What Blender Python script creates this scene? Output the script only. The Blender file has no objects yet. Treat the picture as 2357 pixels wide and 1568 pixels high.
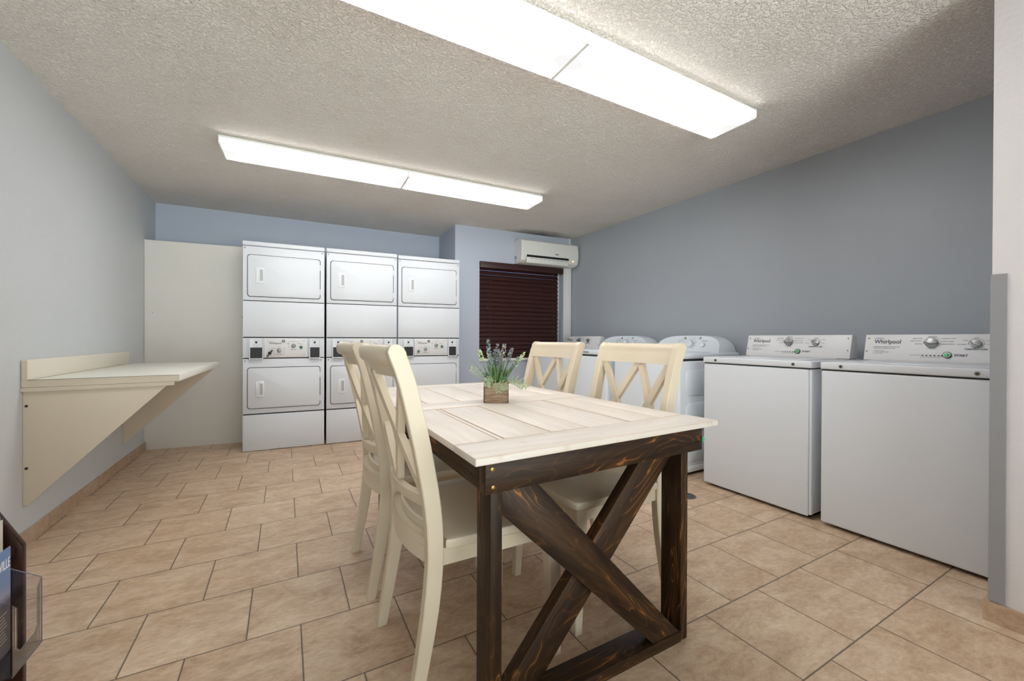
import bpy, bmesh, math, random
from mathutils import Vector, Matrix
random.seed(7)
C = bpy.context.scene.collection
sc = bpy.context.scene
PI = math.pi

# ------------------------------------------------------------------ geometry helpers
class G:
    def __init__(s):
        s.v = []; s.f = []; s.m = []
    def take(s, bm, m=0, M=None):
        bmesh.ops.recalc_face_normals(bm, faces=bm.faces[:])
        o = len(s.v); bm.verts.index_update()
        for v in bm.verts:
            s.v.append(tuple(M @ v.co) if M is not None else tuple(v.co))
        for f in bm.faces:
            s.f.append([o + v.index for v in f.verts]); s.m.append(m)
        bm.free()
        return s
    def box(s, lo, hi, bev=0.0, m=0, seg=2, M=None):
        bm = bmesh.new()
        bmesh.ops.create_cube(bm, size=1)
        for v in bm.verts:
            v.co = Vector([lo[i] + (v.co[i] + .5) * (hi[i] - lo[i]) for i in range(3)])
        if bev > 0:
            bmesh.ops.bevel(bm, geom=bm.edges[:], offset=bev, segments=seg, affect='EDGES', profile=.5)
        return s.take(bm, m, M)
    def prism(s, poly, ax, a, b, bev=0.0, m=0, seg=2, M=None):
        """extrude a 2-D outline along axis ax (0,1,2) from a to b"""
        bm = bmesh.new()
        def P(p, t):
            if ax == 0: return (t, p[0], p[1])
            if ax == 1: return (p[0], t, p[1])
            return (p[0], p[1], t)
        A = [bm.verts.new(P(p, a)) for p in poly]; B = [bm.verts.new(P(p, b)) for p in poly]
        n = len(poly)
        fa = bm.faces.new(A); fb = bm.faces.new(B[::-1])
        for i in range(n):
            bm.faces.new([A[i], B[i], B[(i + 1) % n], A[(i + 1) % n]])
        if bev > 0:
            es = list(set(fa.edges) | set(fb.edges))
            if n <= 8: es = bm.edges[:]
            bmesh.ops.bevel(bm, geom=es, offset=bev, segments=seg, affect='EDGES', profile=.5)
        return s.take(bm, m, M)
    def loft(s, rings, m=0, caps=True, M=None):
        bm = bmesh.new()
        R = [[bm.verts.new(p) for p in r] for r in rings]
        n = len(R[0])
        for a, b in zip(R, R[1:]):
            for i in range(n):
                bm.faces.new([a[i], a[(i + 1) % n], b[(i + 1) % n], b[i]])
        if caps:
            bm.faces.new(R[0][::-1]); bm.faces.new(R[-1])
        return s.take(bm, m, M)
    def cyl(s, c, ax, r, h, n=24, m=0, r2=None, bev=0.0, M=None):
        r2 = r if r2 is None else r2
        c = Vector(c)
        e = [Vector((1,0,0)), Vector((0,1,0)), Vector((0,0,1))]
        if isinstance(ax, int): d = e[ax]; u = e[(ax+1)%3]; w = e[(ax+2)%3]
        else:
            d = Vector(ax).normalized(); u = d.orthogonal().normalized(); w = d.cross(u)
        prof = [(r, 0), (r2, h)] if bev <= 0 else [(r, 0), (r2, h - bev), (r2 - bev*.3, h - bev*.3), (r2 - bev, h)]
        rings = [[tuple(c + d*t + u*(q*math.cos(2*PI*i/n)) + w*(q*math.sin(2*PI*i/n))) for i in range(n)] for q, t in prof]
        return s.loft(rings, m, True, M)
    def tube(s, pts, r, n=8, m=0, r1=None, M=None):
        pts = [Vector(p) for p in pts]; rings = []
        up = Vector((0, 0, 1))
        for i, p in enumerate(pts):
            t = (pts[min(i+1, len(pts)-1)] - pts[max(i-1, 0)]).normalized()
            u = t.cross(up)
            if u.length < 1e-3: u = t.cross(Vector((1, 0, 0)))
            u.normalize(); w = t.cross(u)
            rr = r if r1 is None else r + (r1 - r) * i / (len(pts) - 1)
            rings.append([tuple(p + u*(rr*math.cos(2*PI*k/n)) + w*(rr*math.sin(2*PI*k/n))) for k in range(n)])
        return s.loft(rings, m, True, M)
    def ball(s, c, r, m=0, sub=1, sc=(1,1,1)):
        bm = bmesh.new()
        bmesh.ops.create_icosphere(bm, subdivisions=sub, radius=r)
        for v in bm.verts: v.co = Vector((c[0]+v.co.x*sc[0], c[1]+v.co.y*sc[1], c[2]+v.co.z*sc[2]))
        return s.take(bm, m)
    def ribbon(s, pts, wid, side, m=0, thick=.0006):
        """a leaf blade with real thickness: pts centre line, wid(t) half-width, side vector"""
        pts = [Vector(p) for p in pts]; n = len(pts); side = Vector(side).normalized(); rings = []
        for i, p in enumerate(pts):
            t = (pts[min(i+1, n-1)] - pts[max(i-1, 0)]).normalized()
            sd = (side - t*side.dot(t)).normalized(); nn = t.cross(sd)
            w = max(wid(i/(n-1)), .0004)
            rings.append([tuple(p + sd*w + nn*w*.25), tuple(p + nn*thick), tuple(p - sd*w + nn*w*.25), tuple(p - nn*thick)])
        return s.loft(rings, m)

def build(name, g, mats, parent=None, smooth=40, loc=None, M=None, kind=None, label=None):
    segs = getattr(g, 'segs', None)
    if segs and len(segs) > 1:
        o = None
        for (v0, f0), (v1, f1) in zip(segs, segs[1:] + [(len(g.v), len(g.f))]):
            q = G(); q.v = g.v[v0:v1]; q.f = [[i - v0 for i in f] for f in g.f[f0:f1]]; q.m = g.m[f0:f1]
            o = build(name, q, mats, parent, smooth, loc, M, kind, label)
        return o
    me = bpy.data.meshes.new(name)
    me.from_pydata(g.v, [], g.f); me.update()
    if not isinstance(mats, (list, tuple)): mats = [mats]
    for mt in mats: me.materials.append(mt)
    me.polygons.foreach_set('material_index', g.m)
    if smooth:
        me.polygons.foreach_set('use_smooth', [True]*len(me.polygons))
        me.set_sharp_from_angle(angle=math.radians(smooth))
    o = bpy.data.objects.new(name, me); C.objects.link(o)
    if parent: o.parent = parent
    if M is not None: o.matrix_local = M
    if loc: o.location = loc
    if kind: o['kind'] = kind
    if label: o['label'] = label
    return o

def thing(name, label, cat, loc=(0,0,0), rz=0, group=None):
    o = bpy.data.objects.new(name, None); C.objects.link(o)
    o.empty_display_size = .1
    o.location = loc; o.rotation_euler = (0, 0, rz)
    o['label'] = label; o['category'] = cat
    if group: o['group'] = group
    return o
def tag(o, label, cat, group=None):
    o['label'] = label; o['category'] = cat
    if group: o['group'] = group
    return o
def struct(name, g, m, smooth=None, loc=None):
    return build(name, g, m, None, smooth, loc=loc, kind='structure')
def copy_tree(o, parent=None):
    c = o.copy(); C.objects.link(c)
    if parent: c.parent = parent
    for ch in list(o.children): copy_tree(ch, c)
    return c

def rrect(x0, x1, z0, z1, r, n=5):
    pts = []
    for cx, cz, a0 in ((x1-r, z1-r, 0), (x0+r, z1-r, 90), (x0+r, z0+r, 180), (x1-r, z0+r, 270)):
        for i in range(n+1):
            a = math.radians(a0 + 90*i/n); pts.append((cx + r*math.cos(a), cz + r*math.sin(a)))
    return pts

def text_mesh(txt, size, depth=.0003, align='LEFT', bold=0.0):
    cu = bpy.data.curves.new('t', 'FONT'); cu.body = txt; cu.size = size; cu.extrude = depth; cu.align_x = align; cu.offset = bold
    ob = bpy.data.objects.new('t', cu); C.objects.link(ob)
    dg = bpy.context.evaluated_depsgraph_get()
    me = bpy.data.meshes.new_from_object(ob.evaluated_get(dg))
    C.objects.unlink(ob); bpy.data.objects.remove(ob); bpy.data.curves.remove(cu)
    return me
def mark(g):
    if not hasattr(g, 'segs'): g.segs = []
    g.segs.append((len(g.v), len(g.f)))
def add_text(g, txt, size, M, m=0, align='LEFT', bold=0.0, sx=1.0):
    mark(g)
    me = text_mesh(txt, size, .0003, align, bold)
    o = len(g.v)
    S = M @ Matrix.Diagonal((sx, 1, 1, 1))
    for v in me.vertices: g.v.append(tuple(S @ v.co))
    for p in me.polygons: g.f.append([o + i for i in p.vertices]); g.m.append(m)
    bpy.data.meshes.remove(me)
def frame(origin, xdir, ydir):
    x = Vector(xdir).normalized(); y = Vector(ydir); y = (y - x*x.dot(y)).normalized(); z = x.cross(y)
    return Matrix(((x.x, y.x, z.x, origin[0]), (x.y, y.y, z.y, origin[1]), (x.z, y.z, z.z, origin[2]), (0, 0, 0, 1)))

# ------------------------------------------------------------------ materials
def lin(c):
    return tuple(((x/255)/12.92 if x/255 <= .04045 else ((x/255+.055)/1.055)**2.4) for x in c) + (1,)
class NT:
    def __init__(s, name):
        s.mat = bpy.data.materials.new(name); s.mat.use_nodes = True
        s.t = s.mat.node_tree; s.b = s.t.nodes['Principled BSDF']
    def n(s, typ, **k):
        x = s.t.nodes.new(typ)
        for a, b in k.items():
            if a.startswith('_'): setattr(x, a[1:], b)
        return x
    def l(s, a, b): s.t.links.new(a, b)
    def math(s, op, a, b=None, c=None):
        x = s.n('ShaderNodeMath'); x.operation = op
        for i, v in enumerate((a, b, c)):
            if v is None: continue
            if isinstance(v, (int, float)): x.inputs[i].default_value = v
            else: s.l(v, x.inputs[i])
        return x.outputs[0]
    def ramp(s, fac, stops, interp='LINEAR'):
        x = s.n('ShaderNodeValToRGB'); x.color_ramp.interpolation = interp
        e = x.color_ramp.elements
        while len(e) < len(stops): e.new(.5)
        for q, (p, c) in zip(e, stops):
            q.position = p; q.color = c if len(c) == 4 else c + (1,)
        s.l(fac, x.inputs[0]); return x.outputs[0]
    def mix(s, fac, a, b, mode='MIX'):
        x = s.n('ShaderNodeMix'); x.data_type = 'RGBA'; x.blend_type = mode
        for i, v in ((0, fac), (6, a), (7, b)):
            if isinstance(v, (int, float)): x.inputs[i].default_value = v
            elif isinstance(v, tuple): x.inputs[i].default_value = v
            else: s.l(v, x.inputs[i])
        return x.outputs[2]
    def noise(s, vec, scale, detail=3, rough=.5, dist=0, out=0):
        x = s.n('ShaderNodeTexNoise'); x.inputs['Scale'].default_value = scale; x.inputs['Detail'].default_value = detail
        x.inputs['Roughness'].default_value = rough; x.inputs['Distortion'].default_value = dist
        if vec is not None: s.l(vec, x.inputs['Vector'])
        return x.outputs[out]
    def bump(s, h, strength=.3, dist=.002, nrm=None):
        x = s.n('ShaderNodeBump'); x.inputs['Strength'].default_value = strength; x.inputs['Distance'].default_value = dist
        s.l(h, x.inputs['Height'])
        if nrm: s.l(nrm, x.inputs['Normal'])
        s.l(x.outputs[0], s.b.inputs['Normal']); return x.outputs[0]
    def mapping(s, vec, scale=(1,1,1), loc=(0,0,0)):
        x = s.n('ShaderNodeMapping'); x.inputs['Scale'].default_value = scale; x.inputs['Location'].default_value = loc
        s.l(vec, x.inputs[0]); return x.outputs[0]
    def set(s, col=None, rough=None, metal=None, spec=None, coat=None, **k):
        if col is not None:
            if isinstance(col, tuple): s.b.inputs['Base Color'].default_value = col
            else: s.l(col, s.b.inputs['Base Color'])
        if rough is not None:
            if isinstance(rough, (int, float)): s.b.inputs['Roughness'].default_value = rough
            else: s.l(rough, s.b.inputs['Roughness'])
        if metal is not None: s.b.inputs['Metallic'].default_value = metal
        if spec is not None: s.b.inputs['Specular IOR Level'].default_value = spec
        if coat is not None: s.b.inputs['Coat Weight'].default_value = coat; s.b.inputs['Coat Roughness'].default_value = .15
        return s.mat

def simple(name, c, rough=.5, metal=0, spec=.5, coat=None, var=.0):
    t = NT(name)
    if var:
        geo = t.n('ShaderNodeTexCoord').outputs['Object']
        f = t.noise(geo, 6, 4)
        c2 = tuple(x*(1-var) for x in lin(c)[:3]) + (1,)
        return t.set(t.mix(f, lin(c), c2), rough, metal, spec, coat)
    return t.set(lin(c), rough, metal, spec, coat)

def wall_mat(name, c, bump=.25, scale=140, rough=.55):
    t = NT(name); pos = t.n('ShaderNodeNewGeometry').outputs['Position']
    big = t.noise(pos, 1.6, 3)
    a = lin(c); b = tuple(x*.93 for x in a[:3]) + (1,)
    col = t.mix(big, a, b)
    h = t.noise(pos, scale, 3, .6)
    h2 = t.noise(pos, scale*.25, 2, .5)
    t.bump(t.math('ADD', t.math('MULTIPLY', h, .6), h2), bump, .003)
    return t.set(col, rough, 0, .35)

M_wall_left = wall_mat('pale_grey_wall_paint', (205, 209, 212))
M_wall_back = wall_mat('light_blue_wall_paint', (186, 194, 209))
M_wall_right = wall_mat('slate_blue_wall_paint', (172, 178, 186), .12, 120, .42)
M_wall_part = wall_mat('white_textured_wall_paint', (222, 217, 219), .9, 55)
M_trim_grey = simple('grey_corner_guard_paint', (150, 150, 153), .45, var=.08)

def ceiling_mat():
    t = NT('popcorn_ceiling'); pos = t.n('ShaderNodeNewGeometry').outputs['Position']
    a = lin((240, 234, 227))
    st = t.noise(pos, 2.2, 5, .6)
    col = t.mix(t.ramp(st, [(.45, (0,0,0)), (.8, (.55,.55,.55))]), a, lin((228, 218, 207)))
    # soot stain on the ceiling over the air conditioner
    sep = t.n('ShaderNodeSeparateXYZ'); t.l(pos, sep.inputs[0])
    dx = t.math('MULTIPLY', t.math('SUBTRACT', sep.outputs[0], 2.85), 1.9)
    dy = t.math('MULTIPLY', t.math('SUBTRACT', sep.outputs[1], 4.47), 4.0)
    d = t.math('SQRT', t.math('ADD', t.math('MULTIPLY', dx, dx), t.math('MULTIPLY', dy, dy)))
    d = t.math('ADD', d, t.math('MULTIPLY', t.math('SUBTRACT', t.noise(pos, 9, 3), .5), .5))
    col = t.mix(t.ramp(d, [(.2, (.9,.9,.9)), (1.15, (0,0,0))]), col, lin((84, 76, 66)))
    n1 = t.noise(pos, 75, 3, .55, .6)
    n2 = t.noise(pos, 190, 2, .5)
    h = t.math('ADD', t.ramp(n1, [(.44, (0,0,0)), (.62, (1,1,1))]), t.math('MULTIPLY', n2, .35))
    t.bump(h, .85, .008)
    return t.set(col, .75, 0, .25)
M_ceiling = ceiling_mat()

TX, TY, X0, Y0 = .3309, .3333, .0495, 1.9847
def tile_mat(name='stone_look_floor_tile', floor=True, off=.167):
    t = NT(name); pos = t.n('ShaderNodeNewGeometry').outputs['Position']
    sep = t.n('ShaderNodeSeparateXYZ'); t.l(pos, sep.inputs[0])
    X, Y, Z = sep.outputs
    if floor:
        v = t.math('DIVIDE', t.math('SUBTRACT', Y, Y0), TY)
        row = t.math('FLOOR', v); fv = t.math('SUBTRACT', v, row)
        odd = t.math('FLOORED_MODULO', row, 2.0)
        u = t.math('SUBTRACT', t.math('DIVIDE', t.math('SUBTRACT', X, X0), TX), t.math('MULTIPLY', odd, .5))
        colm = t.math('FLOOR', u); fu = t.math('SUBTRACT', u, colm)
        eu = t.math('MULTIPLY', t.math('MINIMUM', fu, t.math('SUBTRACT', 1.0, fu)), TX)
        ev = t.math('MULTIPLY', t.math('MINIMUM', fv, t.math('SUBTRACT', 1.0, fv)), TY)
        e = t.math('MINIMUM', eu, ev)
    else:
        v = t.math('DIVIDE', t.math('SUBTRACT', Y, Y0 + off), TY)
        row = t.math('FLOOR', v); fv = t.math('SUBTRACT', v, row); colm = t.math('FLOOR', t.math('MULTIPLY', X, 3.0))
        e = t.math('MULTIPLY', t.math('MINIMUM', fv, t.math('SUBTRACT', 1.0, fv)), TY)
    cmb = t.n('ShaderNodeCombineXYZ'); t.l(colm, cmb.inputs[0]); t.l(row, cmb.inputs[1])
    wn = t.n('ShaderNodeTexWhiteNoise'); wn.noise_dimensions = '2D'; t.l(cmb.outputs[0], wn.inputs['Vector'])
    # stone pattern, shifted and turned for each tile
    sc_ = t.n('ShaderNodeVectorMath'); sc_.operation = 'SCALE'; t.l(wn.outputs['Color'], sc_.inputs[0]); sc_.inputs[3].default_value = 9
    ad = t.n('ShaderNodeVectorMath'); ad.operation = 'ADD'; t.l(pos, ad.inputs[0]); t.l(sc_.outputs[0], ad.inputs[1])
    mp = t.n('ShaderNodeMapping'); mp.inputs['Scale'].default_value = (1.0, 1.8, 1.8); mp.inputs['Rotation'].default_value = (0, 0, .35); t.l(ad.outputs[0], mp.inputs[0])
    a = t.noise(mp.outputs[0], 5.5, 8, .68, .7)
    b = t.noise(mp.outputs[0], 34, 6, .7, .4)
    f = t.math('ADD', t.math('MULTIPLY', a, .62), t.math('MULTIPLY', b, .38))
    col = t.ramp(f, [(.33, lin((160, 131, 105))), (.45, lin((186, 158, 131))), (.53, lin((203, 178, 151))), (.66, lin((222, 203, 180)))])
    col = t.mix(.12, col, t.ramp(wn.outputs['Value'], [(0, lin((150, 118, 92))), (1, lin((214, 198, 176)))]))
    dark = t.ramp(t.noise(pos, 55, 4, .7), [(.60, (0,0,0)), (.78, (.25,.25,.25))])
    col = t.mix(dark, col, lin((140, 108, 84)))
    g = t.ramp(e, [(.0030, (0,0,0)), (.0036, (1,1,1))])
    if not floor: col = t.mix(.30, col, lin((150, 116, 84)))  # base tiles darkened in colour, standing in for dimmer upright faces
    col = t.mix(g, lin((62, 54, 48) if floor else (120, 98, 78)), col)
    hh = t.ramp(e, [(.0015, (0,0,0)), (.0045, (1,1,1))])
    h = t.math('ADD', hh, t.math('MULTIPLY', b, .10))
    t.bump(h, .5, .0015)
    r = t.math('ADD', t.math('MULTIPLY', a, .2), .33)
    return t.set(col, r, 0, .45)
M_floor = tile_mat()
M_base = tile_mat('stone_look_base_tile', False)
M_base2 = tile_mat('stone_look_base_tile_by_partition', False, .02)

def whitewash(name, axis):
    t = NT(name); tc = t.n('ShaderNodeTexCoord').outputs['Object']
    geo = t.n('ShaderNodeNewGeometry'); rnd = geo.outputs['Random Per Island']
    s = [22, 22, 22]; s[axis] = 1.6
    cmb = t.n('ShaderNodeCombineXYZ')
    for i in range(3): t.l(t.math('MULTIPLY', rnd, 17.0 + i*5), cmb.inputs[i])
    ad = t.n('ShaderNodeVectorMath'); ad.operation = 'ADD'; t.l(tc, ad.inputs[0]); t.l(cmb.outputs[0], ad.inputs[1])
    mp = t.mapping(ad.outputs[0], tuple(s))
    fine = t.noise(mp, 5.0, 5, .65, .4)
    broad = t.noise(mp, .8, 4, .6, 1.2)
    col = t.ramp(broad, [(.3, lin((214, 205, 193))), (.5, lin((221, 213, 205))), (.7, lin((228, 221, 215)))])
    col = t.mix(t.ramp(fine, [(.56, (0,0,0)), (.78, (.40,.40,.40))]), col, lin((204, 188, 168)))
    spots = t.noise(ad.outputs[0], 14, 4, .7, 1.5)
    col = t.mix(t.ramp(spots, [(.66, (0,0,0)), (.74, (.55,.55,.55))]), col, lin((176, 165, 148)))
    # bare wood showing through on worn edges
    bv = t.n('ShaderNodeBevel'); bv.samples = 4; bv.inputs['Radius'].default_value = .006
    dp = t.n('ShaderNodeVectorMath'); dp.operation = 'DOT_PRODUCT'; t.l(bv.outputs[0], dp.inputs[0]); t.l(geo.outputs['Normal'], dp.inputs[1])
    ed = t.ramp(t.math('ADD', t.math('SUBTRACT', 1.0, dp.outputs['Value']), t.math('MULTIPLY', t.math('SUBTRACT', t.noise(tc, 30, 4), .5), .25)), [(.03, (0,0,0)), (.16, (.85,.85,.85))])
    col = t.mix(ed, col, lin((190, 150, 110)))
    t.bump(t.math('ADD', fine, t.math('MULTIPLY', spots, .5)), .25, .001)
    return t.set(col, .42, 0, .4)
M_ww_x = whitewash('whitewashed_plank_crosswise', 0)
M_ww_y = whitewash('whitewashed_plank_lengthwise', 1)

def stained(name='dark_stained_pine', base=((20,13,7),(44,30,18),(70,48,28)), hi=(176, 114, 52), amt=.75, rough=.45):
    """grain runs along the local X axis of every board"""
    t = NT(name); tc = t.n('ShaderNodeTexCoord').outputs['Object']
    oi = t.n('ShaderNodeObjectInfo').outputs['Random']
    cmb = t.n('ShaderNodeCombineXYZ')
    for i in range(3): t.l(t.math('MULTIPLY', oi, 31.0 + 7*i), cmb.inputs[i])
    ad = t.n('ShaderNodeVectorMath'); ad.operation = 'ADD'; t.l(tc, ad.inputs[0]); t.l(cmb.outputs[0], ad.inputs[1])
    v = ad.outputs[0]
    long = t.mapping(v, (1.3, 16, 16))
    warp = t.noise(t.mapping(v, (1.2, 5, 5)), 1.5, 3, .5, .8)
    rings = t.math('FRACT', t.math('MULTIPLY', warp, 15.0))
    line = t.ramp(rings, [(.0, (0,0,0)), (.42, (.15,.15,.15)), (.5, (1,1,1)), (.58, (.1,.1,.1)), (1, (0,0,0))])
    mask = t.ramp(t.noise(t.mapping(v, (2.2, 9, 9)), 1.6, 3, .5), [(.50, (0,0,0)), (.66, (1,1,1))])
    fib = t.noise(t.mapping(v, (2, 60, 60)), 3, 4, .7)
    n = t.noise(long, 1.3, 5, .65, .6)
    col = t.ramp(n, [(.3, lin(base[0])), (.5, lin(base[1])), (.72, lin(base[2]))])
    col = t.mix(t.math('MULTIPLY', t.math('MULTIPLY', line, t.math('ADD', mask, .12)), amt), col, lin(hi))
    vo = t.n('ShaderNodeTexVoronoi'); vo.inputs['Scale'].default_value = 1.0; t.l(t.mapping(v, (3.2, 9, 9)), vo.inputs['Vector'])
    knot = t.ramp(vo.outputs['Distance'], [(.05, (1,1,1)), (.11, (.2,.2,.2)), (.17, (.6,.6,.6)), (.22, (0,0,0))])
    col = t.mix(t.math('MULTIPLY', knot, .5), col, lin((24, 14, 8)))
    col = t.mix(t.ramp(fib, [(.55, (0,0,0)), (.8, (.35,.35,.35))]), col, lin(base[0]))
    geo = t.n('ShaderNodeNewGeometry')
    bv = t.n('ShaderNodeBevel'); bv.samples = 4; bv.inputs['Radius'].default_value = .003
    dp = t.n('ShaderNodeVectorMath'); dp.operation = 'DOT_PRODUCT'; t.l(bv.outputs[0], dp.inputs[0]); t.l(geo.outputs['Normal'], dp.inputs[1])
    ed = t.ramp(t.math('ADD', t.math('SUBTRACT', 1.0, dp.outputs['Value']), t.math('MULTIPLY', t.math('SUBTRACT', t.noise(v, 14, 4), .62), .6)), [(.10, (0,0,0)), (.25, (.7,.7,.7))])
    col = t.mix(ed, col, lin((140, 100, 60)))
    t.bump(t.math('ADD', fib, t.math('MULTIPLY', n, .6)), .25, .0012)
    return t.set(col, rough, 0, .22)
M_dark = stained()
M_rack = stained('reddish_brown_stained_wood', ((28,13,8),(48,24,15),(66,34,20)), (120, 66, 30), .3, .28)

def cream_mat():
    t = NT('antique_cream_paint'); tc = t.n('ShaderNodeTexCoord').outputs['Object']
    a = t.noise(tc, 5, 4, .6)
    col = t.mix(a, lin((225, 213, 192)), lin((211, 197, 172)))
    geo = t.n('ShaderNodeNewGeometry')
    bv = t.n('ShaderNodeBevel'); bv.samples = 4; bv.inputs['Radius'].default_value = .003
    dp = t.n('ShaderNodeVectorMath'); dp.operation = 'DOT_PRODUCT'; t.l(bv.outputs[0], dp.inputs[0]); t.l(geo.outputs['Normal'], dp.inputs[1])
    ed = t.ramp(t.math('ADD', t.math('SUBTRACT', 1.0, dp.outputs['Value']), t.math('MULTIPLY', t.math('SUBTRACT', t.noise(tc, 18, 4), .6), .5)), [(.12, (0,0,0)), (.3, (.45,.45,.45))])
    col = t.mix(ed, col, lin((150, 120, 86)))
    sp = t.noise(tc, 90, 2, .5)
    col = t.mix(t.ramp(sp, [(.76, (0,0,0)), (.80, (.4,.4,.4))]), col, lin((170, 140, 105)))
    t.bump(t.noise(tc, 60, 3), .06, .001)
    return t.set(col, .33, 0, .5)
M_cream = cream_mat()

M_white = simple('white_enamel', (218, 222, 228), .42, 0, .4, .12)
M_white2 = simple('cool_white_enamel', (224, 231, 238), .38, 0, .4, .12)
M_plate = simple('brushed_panel_white', (226, 226, 228), .35, 0, .5)
M_plastic = simple('white_plastic', (226, 229, 233), .45)
M_ac = simple('off_white_plastic', (222, 222, 217), .35)
M_black = simple('black_plastic', (22, 22, 24), .35)
M_gap = simple('dark_gap', (38, 38, 40), .7)
M_hole = simple('coin_tray_black', (34, 34, 37), .5)
M_ink = simple('grey_printing', (84, 86, 92), .6)
M_ink2 = simple('light_grey_printing', (140, 142, 150), .6)
M_steel = simple('satin_metal', (150, 150, 150), .3, .85)
M_knob = simple('silver_knob', (150, 152, 156), .3, .6)
M_screw = simple('screw_metal', (135, 130, 120), .35, .8)
M_brass = simple('brass_screw', (176, 146, 80), .35, .9)
M_green = simple('green_start_button', (70, 180, 100), .3, 0, .6)
M_orange = simple('orange_indicator', (240, 150, 40), .3)
M_red = simple('red_indicator', (170, 40, 30), .4)
M_lam = simple('cream_laminate', (226, 220, 204), .32, 0, .5, None, .04)
M_lam_top = simple('cream_laminate_top', (232, 231, 220), .28, 0, .5, None, .03)
M_lam_br = simple('beige_laminate_bracket', (214, 202, 182), .42, 0, .4, None, .05)
M_core = simple('laminate_end_edge', (208, 196, 176), .5, 0, .4, None, .08)
M_panel = simple('grey_painted_panel', (222, 219, 213), .4, 0, .4, None, .04)
M_white_trim = simple('white_trim_paint', (226, 226, 222), .4)
M_blind = simple('dark_brown_blind_wood', (58, 31, 28), .38, 0, .4, None, .12)
M_cord = simple('cord', (70, 50, 46), .7)
M_dot = simple('cord_knot_grey', (190, 186, 182), .6)
M_drain = simple('drain_metal', (120, 118, 108), .4, .7)
M_house = simple('fixture_white_metal', (236, 236, 232), .4)
M_tape = simple('green_plastic', (20, 170, 110), .4)

def glass_mat(name, rough=.02, col=(235, 240, 240)):
    t = NT(name)
    g = t.n('ShaderNodeBsdfGlossy'); g.inputs['Roughness'].default_value = rough
    tr = t.n('ShaderNodeBsdfTransparent'); tr.inputs['Color'].default_value = lin(col)
    fr = t.n('ShaderNodeFresnel'); fr.inputs['IOR'].default_value = 1.45
    mx = t.n('ShaderNodeMixShader'); t.l(fr.outputs[0], mx.inputs[0]); t.l(tr.outputs[0], mx.inputs[1]); t.l(g.outputs[0], mx.inputs[2])
    out = [n for n in t.t.nodes if n.type == 'OUTPUT_MATERIAL'][0]
    t.l(mx.outputs[0], out.inputs['Surface'])
    return t.mat
M_glass = glass_mat('window_glass')
def acrylic():
    t = NT('clear_acrylic')
    g = t.n('ShaderNodeBsdfGlossy'); g.inputs['Roughness'].default_value = .06
    tr = t.n('ShaderNodeBsdfTransparent'); tr.inputs['Color'].default_value = lin((250, 250, 252))
    fr = t.n('ShaderNodeFresnel'); fr.inputs['IOR'].default_value = 1.5
    mx = t.n('ShaderNodeMixShader'); t.l(t.math('ADD', t.math('MULTIPLY', fr.outputs[0], .8), .03), mx.inputs[0]); t.l(tr.outputs[0], mx.inputs[1]); t.l(g.outputs[0], mx.inputs[2])
    out = [n for n in t.t.nodes if n.type == 'OUTPUT_MATERIAL'][0]
    t.l(mx.outputs[0], out.inputs['Surface'])
    return t.mat
M_acr = acrylic()
M_acr_edge = simple('acrylic_edge', (120, 122, 130), .2)

def emit_mat(name, col, s):
    t = NT(name); t.b.inputs['Base Color'].default_value = lin((240, 240, 240))
    t.b.inputs['Emission Color'].default_value = col; t.b.inputs['Emission Strength'].default_value = s
    return t.mat
LIGHT = 6.5
M_lens = emit_mat('lit_prismatic_lens', (1.0, .985, .96, 1), LIGHT)
M_lens_side = emit_mat('lit_prismatic_lens_side', (1.0, .985, .96, 1), LIGHT*.42)
def lens_mat():
    t = NT('lit_prismatic_lens_bottom'); tc = t.n('ShaderNodeTexCoord').outputs['Object']
    sp = t.n('ShaderNodeSeparateXYZ'); t.l(tc, sp.inputs[0])
    a = t.math('ABSOLUTE', t.math('SUBTRACT', sp.outputs[1], .1445))          # distance from the centre line
    tube = t.math('ABSOLUTE', t.math('SUBTRACT', a, .085))                   # distance from a tube
    k = t.ramp(t.math('MULTIPLY', tube, 10.0), [(.0, (1,1,1)), (.28, (.6,.6,.6)), (.50, (.09,.09,.09)), (.66, (.038,.038,.038))])
    u = t.math('FLOORED_MODULO', sp.outputs[0], 1.2225)
    e = t.math('MINIMUM', u, t.math('SUBTRACT', 1.2225, u))
    ke = t.ramp(t.math('MULTIPLY', e, 10.0), [(.0, (.06,.06,.06)), (.25, (.12,.12,.12)), (.7, (1,1,1))])
    pr = t.math('ADD', t.math('MULTIPLY', t.math('MULTIPLY', t.math('SINE', t.math('MULTIPLY', sp.outputs[0], 1250.0)), t.math('SINE', t.math('MULTIPLY', sp.outputs[1], 1250.0))), .06), 1.0)
    st = t.math('MULTIPLY', t.math('MULTIPLY', t.math('MAXIMUM', t.math('MULTIPLY', k, ke), .036), pr), LIGHT*2.6)
    t.b.inputs['Base Color'].default_value = (.06, .06, .06, 1); t.b.inputs['Roughness'].default_value = .6; t.b.inputs['Emission Color'].default_value = (1.0, .985, .97, 1)
    t.l(st, t.b.inputs['Emission Strength'])
    return t.mat
M_lens_b = lens_mat()

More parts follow.
